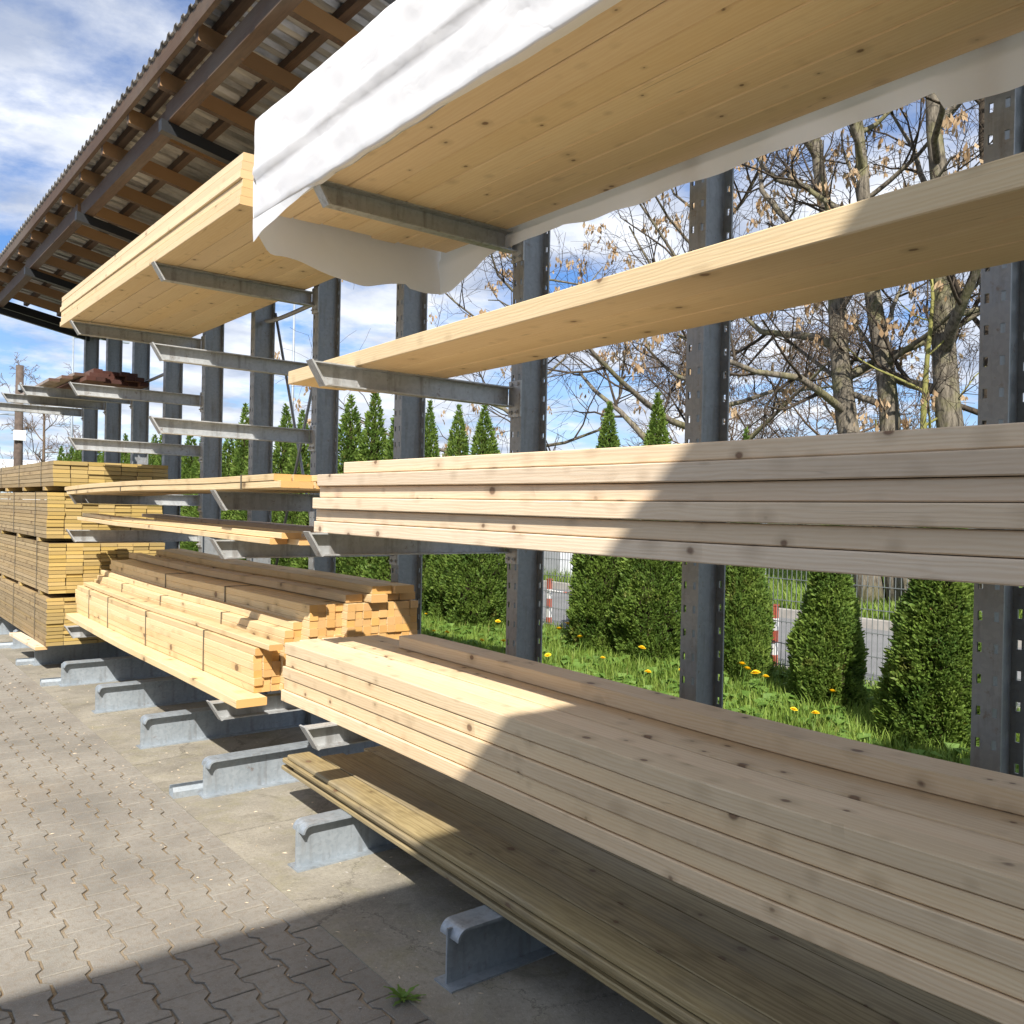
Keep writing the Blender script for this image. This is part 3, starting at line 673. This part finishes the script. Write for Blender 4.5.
# ---- loose boards on the lower middle shelf (z 1.31)
SB = smooth_sag(4.0, [(0, 0), (.3, 0), (1.8, .012), (3.0, .012), (3.7, .028)])
for j, (x, y, z, w, lab) in enumerate(((1.70, 4.02, 1.308, .09, 'front pale board of the loose boards on the lower middle shelf'), (1.795, 3.90, 1.308, .09, 'second pale board with bright end on the lower middle shelf'), (1.72, 3.93, 1.338, .10, 'upper pale board lying across the front of the lower middle shelf'),
        (1.89, 4.15, 1.308, .11, 'middle shaded board on the lower middle shelf'), (2.01, 4.12, 1.308, .13, 'brown shaded board near the back of the lower middle shelf'), (2.35, 4.05, 1.308, .13, 'rearmost shaded board on the lower middle shelf'), (2.26, 4.1, 1.338, .14, 'raised shaded board on the back of the lower middle shelf'))):
    o = board('board', w, .028, 4.0, W_HEAP if j < 3 else W_WEATH if j == 6 else W_STRUCT, (x, y, z), R(rng.uniform(-.4,.2)), sag=SB, seg=16, ch=.002); T(o, lab, 'board', 'loose boards on the lower middle shelf')

# ---- batten heap on the low arms z .475, y 4.33..8.3
SH = smooth_sag(4.0, [(0, 0), (1.0, .0), (2.2, -.010), (3.3, .0), (4.0, .010)])
def bundle(name, lab, x0, y0, z0, cols, straps, mat=W_HEAP, Lb=3.95, ww=.047, hh=.047, cat='batten bundle'):
    """cols: list of row counts per column"""
    e = empty(name, (x0, y0, z0)); T(e, lab, cat, 'bundles of the batten heap')
    x = 0
    for ci, nr in enumerate(cols):
        r = 0
        while r < nr:
            wide = rng.random() < .18 and ci+1 < len(cols) and cols[ci+1] >= nr
            board('batten', ww-.001, hh-.0008, Lb+rng.uniform(-.03,.05), mat, (x+rng.uniform(-.002,.002), rng.uniform(-.010,.010), r*hh), R(rng.uniform(-.05,.05)), e, sag=SH, seg=16, ch=.0025)
            r += 1
        x += ww
    for yy in straps:
        dz = float(np.interp(yy, [p[0] for p in SH], [p[1] for p in SH])); H_ = cols[0]*hh+dz
        b = MB(); b.box(-.006, yy-.006, dz, -.0038, yy+.006, H_+.004); b.box(-.0038, yy-.006, H_+.0018, ww*sum(1 for c in cols if c <= cols[0]), yy+.006, H_+.004)
        obj('strap', b.mesh('strap', M_STRAP), parent=e)
    return e
o = board('board', .16, .042, 4.0, W_HEAP, (1.66, 4.30, .477), R(-.5), sag=SH, seg=16); T(o, 'wide base board sticking out under the front of the batten heap', 'board')
bundle('batten_bundle', 'low front bundle of yellow battens with straps on the wide base board', 1.79, 4.40, .521, [6, 6, 6], (.75, 1.9, 2.9, 3.5), hh=.039)
o = board('board', .075, .03, 4.0, W_HEAP, (1.805, 4.25, .521+5*.047+.003), R(-.2), sag=SH, seg=16); T(o, 'loose flat batten lying along the top of the low front bundle', 'board')
bundle('batten_bundle', 'narrow stepped bundle of battens between the low front bundle and the tall block', 1.932, 4.36, .521, [8, 9], (.9, 2.1, 3.1), ww=.05, hh=.040)
bundle('batten_bundle', 'sunlit bundle of battens on the left part of the tall block', 2.03, 4.27, .521, [11, 11, 11, 11], (1.2, 2.4), ww=.0485, hh=.0415)
bundle('batten_bundle', 'shaded wide block of battens with orange sawn ends beside the upright', 2.222, 4.22, .521, [11]*9, (), ww=.0485, hh=.0415)
for j, (x, z, l, lab) in enumerate(((2.23, .982, 4.1, 'front shaded batten lying on top of the wide block'), (2.345, .982, 3.9, 'second shaded board lying on top of the wide block'), (2.455, .982, 4.05, 'third shaded board lying on top of the wide block'), (2.56, .982, 3.95, 'rear shaded board lying on top of the wide block'), (2.36, 1.026, 3.9, 'front one of the two uppermost boards on the batten heap'), (2.49, 1.026, 4.0, 'rear one of the two uppermost boards on the batten heap'))):
    o = board('board', .10 if j < 4 else .12, .043, l, W_HEAP, (x-.005, 4.2+rng.uniform(-.06,.06), z), R(rng.uniform(-.3,.3)), sag=SH, seg=16); T(o, lab, 'board', 'boards on top of the batten heap')
for j, (x, z) in enumerate(((1.83, .521),)): pass

# ---- decking packs: four, near face y 8.45
packs = [(.236, 13, .032, 'lowest strapped pack of yellow decking boards resting on the floor feet'), (.690, 13, .0335, 'second strapped pack of decking boards counted from the floor'),
         (1.165, 12, .0335, 'third strapped pack of decking boards counted from the floor'), (1.620, 6, .037, 'uppermost thin pack of decking boards at the left edge')]
for pi, (z0, rows, th, lab) in enumerate(packs):
    e = empty('decking_pack', (1.575+[0,.005,-.005,.03][pi], 8.45+[.0,-.02,.03,-.01][pi], z0)); T(e, lab, 'decking pack', 'stacked packs of decking boards')
    nb = 7; bw = .138
    for r in range(rows):
        for j in range(nb):
            board('board', bw-.003, th-.004, 4.0, W_DECK, (j*bw+rng.uniform(-.004,.004), rng.uniform(-.012,.010), r*th), R(rng.uniform(-.03,.03)), e, seg=1, ch=.0)
    for yy in (.5, 1.6, 2.7, 3.6):
        b = MB(); b.box(-.007, yy-.007, -.003, -.0045, yy+.007, rows*th+.002); b.box(-.0045, yy-.007, rows*th-.0005, nb*bw, yy+.007, rows*th+.002); obj('strap', b.mesh('strap', M_STRAP), parent=e)
    if pi:
        for yy in (.35, 1.35, 2.35, 3.35): b = MB(); b.box(.0, yy, -.038, nb*bw, yy+.09, -.0045); obj('spacer', b.mesh('spacer', W_DECK), parent=e)
o = board('bearer', .10, .028, 1.05, W_PALE, (1.50, 8.50, .200), R(2), seg=1); T(o, 'pale plank lying on the floor feet under the front of the decking packs', 'plank')
for yy in (9.6, 11.0, 12.1):
    pass

# ---- dark hardwood on the far high arms
e = empty('dark_timber_pile', (2.0, 9.4, 2.665)); T(e, 'pile of dark brown timber on the far high arms', 'timber pile')
for lay in range(3):
    for j in range(7 - lay): board('beam', .085, .042, 2.6+rng.uniform(-.15,.15), W_DARK, (.04+j*.087+lay*.04, rng.uniform(-.12,.08), lay*.0435), R(rng.uniform(-.6,.6)), e, seg=1)
for j in range(3): board('board', .10, .03, 2.5, W_WEATH, (-.22+j*.10, .25-j*.07, j*.031), R(-1+j), e, seg=1)

# ------------------------------------------------------------------ roof over the far part of the rack
rf = empty('canopy_roof', (1.53, 3.3, 4.1)); T(rf, 'lean-to roof of corrugated sheet on brown rafters above the far rack', 'roof')
YA, YB, SL = 0., 9.35, .2
def rz_(x): return -SL*x
b = MB(); pts = []; y = -.05; ph = 0
while y < YB+.05:
    for dy, dz in ((0, 0), (.048, 0), (.066, .026), (.102, .026)): pts.append((y+dy, dz))
    y += .12
vs = [(-.012, p[0], p[1]+rz_(-.012)) for p in pts] + [(1.62, p[0], p[1]+rz_(1.62)) for p in pts]
n = len(pts); b.add(vs, [(i, i+1, n+i+1, n+i) for i in range(n-1)])
b2v = [(x, yy, z+.004) for x, yy, z in vs]; b.add(b2v, [(i, n+i, n+i+1, i+1) for i in range(n-1)])
obj('corrugated_sheet', b.mesh('corrugated_sheet', M_SHEET, fix=False), parent=rf)
def slab(name, x0, x1, y0, y1, top0, h, mat):
    b = MB(); za, zb = rz_(x0)+top0, rz_(x1)+top0
    b.add([(x0,y0,za-h),(x1,y0,zb-h),(x1,y1,zb-h),(x0,y1,za-h),(x0,y0,za),(x1,y0,zb),(x1,y1,zb),(x0,y1,za)], [(0,3,2,1),(4,5,6,7),(0,1,5,4),(1,2,6,5),(2,3,7,6),(3,0,4,7)])
    return obj(name, b.mesh(name, mat), parent=rf)
slab('fascia', .0, .025, 0, YB, -.004, .09, W_ROOF)
for x in (.12, .5, .88, 1.26): slab('purlin', x, x+.045, 0, YB, -.002, .05, W_ROOF)
y = .12
while y < YB-.1:
    slab('rafter', .026, 1.5, y, y+.048, -.053, .095, W_ROOF); y += .66
yb_ = [0, 2.3, 4.6, 6.9, YB-.08]
for i in range(4):
    slab('beam', .12+.02*(i % 2), .185+.02*(i % 2), yb_[i]+.02, yb_[i+1]+.05*0, -.149, .115, W_ROOF); 
slab('beam', 1.23, 1.31, 0, YB-.08, -.149, .115, W_ROOF)
for k in (2, 4, 6, 8, 10):
    yy = colY(k)-3.3
    if yy+.05 > YB: continue
    slab('bracket', .08, 1.18, yy, yy+.06, -.2665, .07, M_BLACK)
slab('end_beam', -.02, 1.55, YB, YB+.05, -.06, .10, M_BLACK)

# ------------------------------------------------------------------ thujas
def thuja_mesh(seed, H, Rb, n, sz=1., pw=1.12):
    r = np.random.default_rng(seed); rr = random.Random(seed)
    t_ = 1-np.sqrt(r.random(n)*.985); t_ = np.clip(t_*1.02, 0, .995)
    a = r.uniform(0, 2*np.pi, n); ox = r.uniform(-9, 9)
    V = np.zeros((n*6, 3)); rnd = np.zeros(n*6); F_ = []
    for i in range(n):
        t = float(t_[i]); prof = (1-t**pw)**.95*(.78+.22*min(1, t*6))
        lump = mnoise.noise(Vector((math.cos(a[i])*1.5+ox, math.sin(a[i])*1.5, t*H*2.4)))*.30 + mnoise.noise(Vector((math.cos(a[i])*3.8+ox, math.sin(a[i])*3.8, t*H*6)))*.22
        rad = Rb*prof*(1+lump)*(1-.26*rr.random()**1.6)
        p = Vector((math.cos(a[i])*rad, math.sin(a[i])*rad, .03+t*H))
        out = Vector((math.cos(a[i]), math.sin(a[i]), 0))
        d = (out*rr.uniform(.35, 1.1) + Vector((rr.gauss(0,.35), rr.gauss(0,.35), rr.uniform(.25, 1.15)))).normalized()
        s_ = d.cross(out+Vector((rr.gauss(0,.55), rr.gauss(0,.55), rr.gauss(0,.55)))).normalized()
        l = rr.uniform(.02, .052)*sz; w_ = l*rr.uniform(.17, .32); nn = d.cross(s_)
        k = i*6
        V[k] = p-d*l*.3; V[k+1] = p+d*l*.25+s_*w_+nn*l*.08; V[k+2] = p+d*l*.15-s_*w_+nn*l*.08; V[k+3] = p+d*l*.85+s_*w_*.55-nn*l*.1; V[k+4] = p+d*l*.75-s_*w_*.6-nn*l*.1; V[k+5] = p+d*l*1.1
        rnd[k:k+6] = rr.random()*.55 + .45*max(0, (lump+.1)*1.6)
        F_ += [(k,k+1,k+2),(k+1,k+3,k+2),(k+2,k+3,k+4),(k+3,k+5,k+4)]
    me = bpy.data.meshes.new('foliage'); me.from_pydata(V.tolist(), [], F_); me.materials.append(M_THUJA)
    at = me.attributes.new('rnd', 'FLOAT', 'POINT'); at.data.foreach_set('value', rnd.astype(np.float32)); me.update()
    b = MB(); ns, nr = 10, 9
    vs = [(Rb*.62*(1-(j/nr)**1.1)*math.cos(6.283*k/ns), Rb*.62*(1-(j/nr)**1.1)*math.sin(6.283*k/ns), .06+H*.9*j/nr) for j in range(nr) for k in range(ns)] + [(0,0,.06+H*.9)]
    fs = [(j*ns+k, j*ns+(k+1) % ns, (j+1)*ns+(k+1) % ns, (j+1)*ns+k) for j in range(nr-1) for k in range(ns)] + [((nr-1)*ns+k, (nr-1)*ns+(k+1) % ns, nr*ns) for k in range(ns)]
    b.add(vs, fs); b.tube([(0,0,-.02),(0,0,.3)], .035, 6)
    return me, b.mesh('trunk', M_THCORE)
def thuja(x, y, me, rz, s, lab, group):
    e = empty('thuja', (x, y, 0), (0, 0, rz)); e.scale = s if isinstance(s, tuple) else (s, s, s); T(e, lab, 'shrub', group)
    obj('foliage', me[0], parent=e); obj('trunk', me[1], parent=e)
GN = 'conical evergreens near the rack'
th = [thuja_mesh(11, 2.05, .37, 22000, 1., .82), thuja_mesh(12, 1.72, .36, 19000, 1., .80), thuja_mesh(13, 2.65, .42, 26000, 1., 1.25), thuja_mesh(14, 2.75, .48, 24000, 1.1, 1.5), thuja_mesh(15, 3.1, .56, 15000, 1.5, 1.35), thuja_mesh(16, 3.2, .52, 15000, 1.5, 1.35)]
thuja(5.85, 2.84, th[0], .3, (1.08,1.08,.98), 'broad conical evergreen beside the nearest upright, closest of the row', GN)
thuja(6.3, 3.93, th[1], 1.2, 1., 'conical evergreen before the road between the two nearest uprights', GN)
thuja(6.55, 4.95, th[0], 2.9, (.85,.85,1.08), 'evergreen half hidden behind the right side of the armless upright', GN)
thuja(6.62, 6.08, th[2], .5, 1., 'evergreen just left of the armless upright, its tip above the shoulder high stack', GN)
thuja(6.66, 6.82, th[2], 3.6, (1,1,.99), 'dark tipped evergreen right of the red and white barrier post', GN)
thuja(6.55, 8.92, th[3], 1.1, 1., 'dense evergreen left of the upright that carries the loaded arms', GN)
thuja(6.6, 9.55, th[3], 4.0, (.86,.86,1.02), 'narrow evergreen with browned tip over the left end of the shoulder high stack', GN)
thuja(6.6, 10.25, th[2], 2.2, (.95,.95,1.10), 'small tipped evergreen just right of the batten heap upright', GN)
y = 10.95; i = 0
while y < 34:
    thuja(6.6+rng.uniform(-.06,.06), y, th[4+i % 2], rng.uniform(0, 6), (rng.uniform(.9,1.1),)*2+(rng.uniform(.95,1.08),), 'bright green conical evergreen in the dense row seen between the far uprights', 'far row of conical evergreens'); y += rng.uniform(.74, .92); i += 1

# ------------------------------------------------------------------ wire fence
fe = empty('wire_fence', (7.1, -2.68, 0)); T(fe, 'grey welded wire mesh fence behind the conical evergreens', 'fence')
b = MB(); Lfence = 20.0; y = 0
def rod(b, x, y0, z0, y1, z1, r): b.box(x-r, min(y0,y1)-(r if y0 == y1 else 0), min(z0,z1)-(r if z0 == z1 else 0), x+r, max(y0,y1)+(r if y0 == y1 else 0), max(z0,z1)+(r if z0 == z1 else 0))
while y < Lfence: rod(b, 0, y, .05, y, 1.45, .0026); y += .05
for z in (.1, .3, .5, .7, .9, 1.1, 1.3, 1.42):
    rod(b, .007, 0, z, Lfence, z, .003); rod(b, -.007, 0, z, Lfence, z, .003)
obj('mesh_panel', b.mesh('mesh_panel', M_WIRE), parent=fe)
b = MB(); b.box(-.03, -.03, 0, .03, .03, 1.55); b.box(-.034, -.034, 1.55, .034, .034, 1.565); me = b.mesh('post', M_POSTG)
for yy in (.3, 2.83, 5.35, 7.87, 10.38, 12.9, 15.4, 17.9): obj('post', me, (.05, yy, 0), parent=fe)

# striped barrier posts behind the fence
b = MB(); me_p = []
for i in range(5): b.box(-.025, -.025, .0+i*.12, .025, .025, (i+1)*.12, i % 2)
b.box(-.029, -.029, .6, .029, .029, .615, 0)
me = b.mesh('barrier_post', [M_RED, M_WHITE])
for x, y, lab in ((7.42, 8.62, 'red and white striped post behind the fence, before the white shed'), (7.42, 5.22, 'red and white striped post beside the galvanised fence post')):
    o = obj('barrier_post', me, (x, y, 0)); T(o, lab, 'post', 'striped posts along the kerb')
b = MB(); n_ = 14
for i in range(n_): b.tube([(7.42, 5.26+i*(3.32/n_), .46),(7.42, 5.26+(i+1)*(3.32/n_), .46)], .012, 6, i % 2)
o = obj('barrier_rail', b.mesh('barrier_rail', [M_RED, M_WHITE])); T(o, 'thin red and white rail between the two striped posts', 'rail')

# white shed across the road
sh = empty('shed', (13.2, 13.2, .05)); T(sh, 'small white rendered shed across the road behind the barrier post', 'shed')
b = MB(); b.prism([(-1.3,0),(1.3,0),(1.3,2.0),(0,2.35),(-1.3,2.0)], 'y', -.6, 3); obj('wall', b.mesh('wall', M_RENDER), parent=sh)
b = MB(); b.prism([(-1.45,1.965),(0,2.355),(1.45,1.965),(1.45,2.03),(0,2.43),(-1.45,2.03)], 'y', -.75, 3.15); obj('roof', b.mesh('roof', M_DKGREY), parent=sh)
b = MB(); b.box(-1.33, .3, .05, -1.303, 1.2, 1.85); obj('door', b.mesh('door', M_GREYCLAD), parent=sh)

# ------------------------------------------------------------------ bare trees
def bare_tree(name, lab, base, lean, H, r0_, seed, limbs, mat_t, mat_c, reach=3.0, seeds=40, twigs=.86, first=.32, group=None, sides=4, mn=.0035):
    rr = random.Random(seed); e = empty(name, base); T(e, lab, 'tree', group)
    tb, cb, sb_ = MB(), MB(), MB(); tips = []; seedr = []
    npt = 12; tp = []
    for i in range(npt+1):
        u = i/npt; tp.append(Vector((lean[0]*H*u+.10*mnoise.noise(Vector((seed, u*4, 0))), lean[1]*H*u+.12*mnoise.noise(Vector((seed+5, u*4, 0))), H*u-.1)))
    rad = [r0_*(1-.72*(i/npt)**1.1)*(1.25 if i == 0 else 1) for i in range(npt+1)]
    tb.tube(tp, rad, 12)
    def grow(p, d, l, r, depth, sink):
        n = 5 if depth < 2 else 4 if depth < 3 else 3; pts = [p]; dd = d.copy()
        for i in range(n):
            dd = (dd + Vector((rr.gauss(0,.20), rr.gauss(0,.20), rr.gauss(0,.16) + (.10 if depth < 2 else -.03)))).normalized(); pts.append(pts[-1]+dd*l/n)
        rads = [max(mn, r*(1-.65*i/n)) for i in range(n+1)]
        sink.tube(pts, rads, 7 if depth == 0 else 5 if depth == 1 else 3, cap=False)
        if depth >= 3: tips.append(pts[-1]); return
        k = int((rr.randint(5, 7) if depth == 0 else rr.randint(5, 7) if depth == 1 else rr.randint(3, 5))*twigs)
        for j in range(k):
            u = rr.uniform(.22, 1.0); i0 = min(n-1, int(u*n)); f = u*n-i0; q = pts[i0].lerp(pts[i0+1], f)
            ax = (pts[i0+1]-pts[i0]).normalized(); s_ = ax.orthogonal().normalized(); s_.rotate(Matrix.Rotation(rr.uniform(0, 6.283), 3, ax))
            nd = (ax*rr.uniform(.35, .9)+s_*rr.uniform(.5, 1)+Vector((0,0,.12))).normalized()
            grow(q, nd, l*rr.uniform(.36, .62), rads[i0]*rr.uniform(.4, .62), depth+1, cb)
    for i in range(limbs):
        u = first+(1-first)*(i+.5)/limbs; ii = min(npt-1, int(u*npt)); q = tp[ii].lerp(tp[ii+1], u*npt-ii)
        a = i*2.4+seed; d = Vector((math.cos(a), math.sin(a), rr.uniform(.15, .75))).normalized()
        grow(q, d, reach*(1.1-.5*u)*rr.uniform(.75, 1.15), rad[ii]*rr.uniform(.34, .55), 0, tb)
    obj('trunk', tb.mesh('trunk', mat_t, True, False), parent=e); obj('crown', cb.mesh('crown', mat_c, True, False), parent=e)
    if seeds:
        for q in rr.sample(tips, min(seeds, len(tips))):
            for k in range(rr.randint(9, 16)):
                l = rr.uniform(.08, .16); w_ = l*.24; o_ = q+Vector((rr.gauss(0,.05), rr.gauss(0,.05), -abs(rr.gauss(0,.12))))
                d = Vector((rr.gauss(0,.3), rr.gauss(0,.3), -1)).normalized(); s_ = d.cross(Vector((rr.gauss(0,1), rr.gauss(0,1), .1))).normalized()*w_
                sb_.add([o_, o_+d*l*.6+s_, o_+d*l, o_+d*l*.6-s_], [(0,1,2,3)]); seedr += [rr.random()]*4
        me = sb_.mesh('seed_clusters', M_SEED, fix=False); at = me.attributes.new('rnd', 'FLOAT', 'POINT'); at.data.foreach_set('value', seedr); obj('seed_clusters', me, parent=e)['kind'] = 'stuff'
bare_tree('bare_tree', 'grey bare tree with long side limbs, leftmost of the three thick trunks', (12.5,7.08,.05), (.0,.150), 9, .21, 3, 12, M_BARK, M_TWIG, 3.6, 70)
bare_tree('bare_tree', 'grey bare tree in the middle of the three thick trunks', (12.6,6.62,.05), (.0,.122), 9, .19, 8, 10, M_BARK, M_TWIG, 2.8, 55)
bare_tree('bare_tree', 'tall pale barked bare tree nearest the right hand upright', (12.5,5.72,.05), (.0,.082), 9.5, .22, 14, 12, M_BARK, M_TWIG, 3.2, 70)
bare_tree('bare_tree', 'dark thin bare tree behind the pale barked trunk', (13.6,5.9,.1), (.0,.02), 8.5, .13, 21, 10, M_TWIG, M_TWIG, 2.4, 35)
bare_tree('bare_tree', 'bare tree mostly hidden behind the armless upright, hung with dry seed keys', (13.0,10.75,.1), (-.01,.01), 8, .17, 27, 16, M_BARK, M_TWIG, 4.0, 170, first=.2)
bare_tree('bare_tree', 'far bare tree behind the arm carrying upright, its twigs hung with dry seed keys', (13.0,15.9,.1), (-.01,.01), 8, .15, 61, 14, M_BARK, M_TWIG, 4.2, 130, first=.15)
bare_tree('mossy_sapling', 'thin yellowish mossy sapling between the thick trunks', (12.1,6.20,.05), (.0,-.02), 5, .07, 33, 7, M_MOSS, M_TWIG, 1.5, 8)
bare_tree('brush_tree', 'brown twiggy bush beyond the trees left of the armless upright', (19,15.5,.5), (.0,.0), 5.5, .12, 41, 16, M_BRUSH, M_BRUSH, 3.0, 0, first=.06, twigs=1.2, mn=.006)
bare_tree('brush_tree', 'brown twiggy bush behind the leftmost thick trunk', (20,12.2,.5), (.0,.0), 5.2, .12, 43, 16, M_BRUSH, M_BRUSH, 3.0, 0, first=.06, twigs=1.2, mn=.006)
bare_tree('bare_shrub', 'faint bare shrub by the road far away at the left edge', (10.5,58,-.1), (0,0), 8.5, .12, 51, 12, M_BRUSH, M_BRUSH, 3.4, 0, first=.12, twigs=.9, mn=.012)

# ------------------------------------------------------------------ far left: poles, hall
up_ = empty('utility_pole', (4.75, 30, -.1)); T(up_, 'brown wooden utility pole with a white box at the far left', 'pole')
b = MB(); b.tube([(0,0,0),(0,0,5.6)], [.15,.11], 10); obj('pole', b.mesh('pole', M_POLE, True), parent=up_)
b = MB(); b.box(-.16, -.2, 3.35, .16, -.12, 3.65); obj('box', b.mesh('box', M_WHITE), parent=up_)
b = MB(); b.tube([(0,0,5.0),(.0,-.2,5.05)], .03, 6); b.tube([(-.02,-.14,4.85),(-.02,-.14,5.0)], .05, 8); obj('insulator', b.mesh('insulator', M_LAMP), parent=up_)
for x, y, h, arm_, lab in ((9.3, 45, 9.2, 1.9, 'thin street lamp with a long arm, behind the decking packs'), (6.6, 48, 5.6, .6, 'short faint street lamp at the left edge beside the wooden pole'), (13.0, 29, 9.5, .0, 'tall pale lamp mast seen between the uprights above the evergreens')):
    e = empty('street_lamp', (x, y, -.1)); T(e, lab, 'street lamp')
    b = MB(); b.tube([(0,0,0),(0,0,h)], [.07,.04], 8); obj('pole', b.mesh('pole', M_LAMP, True), parent=e)
    if arm_:
        b = MB(); b.tube([(0,0,h-.05),(arm_*.5,0,h+.02),(arm_,0,h+.03)], .035, 6); obj('lamp_arm', b.mesh('lamp_arm', M_LAMP, True), parent=e)
        b = MB(); b.box(arm_-.05, -.09, h-.02, arm_+.55, .09, h+.06); obj('lamp_head', b.mesh('lamp_head', M_LAMP), parent=e)
    else:
        b = MB(); b.box(-.3, -.1, h, .3, .1, h+.1); obj('lamp_head', b.mesh('lamp_head', M_LAMP), parent=e)
ha = empty('warehouse_hall', (6, 95, -.1)); T(ha, 'long pale blue and white hall far away on the left horizon', 'building')
b = MB(); b.box(-22, 0, 0, 18, 14, 4.2); obj('wall', b.mesh('wall', M_BLUEHALL), parent=ha)
b = MB(); b.prism([(-.3,4.2),(14.3,4.2),(14.3,4.6),(7,5.6),(-.3,4.6)], 'x', -22.3, 18.3); obj('roof', b.mesh('roof', M_WHITE), parent=ha)
for i in range(9): b = MB(); b.box(-20+i*4.2, -.06, 1.0, -17.6+i*4.2, -.003, 3.4); obj('window', b.mesh('window', M_WHITE if i % 2 else M_GREYCLAD), parent=ha)

# ------------------------------------------------------------------ unseen building added behind the camera so its eave casts the near shade
HB, YE = 6.6, 3.01-.93*6.6
wb = empty('added_shade_building', (-4, YE-6, 0)); T(wb, 'plain grey unseen building added behind the camera to shade the near yard', 'building')
b = MB(); b.box(-13, -6, -.1, 5.2, 5.98, HB-.12); obj('wall', b.mesh('wall', M_GREYCLAD), parent=wb)
b = MB(); b.box(-13.2, -6.2, HB-.12, 5.3, 6, HB); obj('roof', b.mesh('roof', M_DKGREY), parent=wb)
for x in (-9, -2.5, 3): b = MB(); b.box(x-1.8, 5.985, 0, x+1.8, 6.03, 3.8); obj('door', b.mesh('door', M_BLUEHALL), parent=wb)
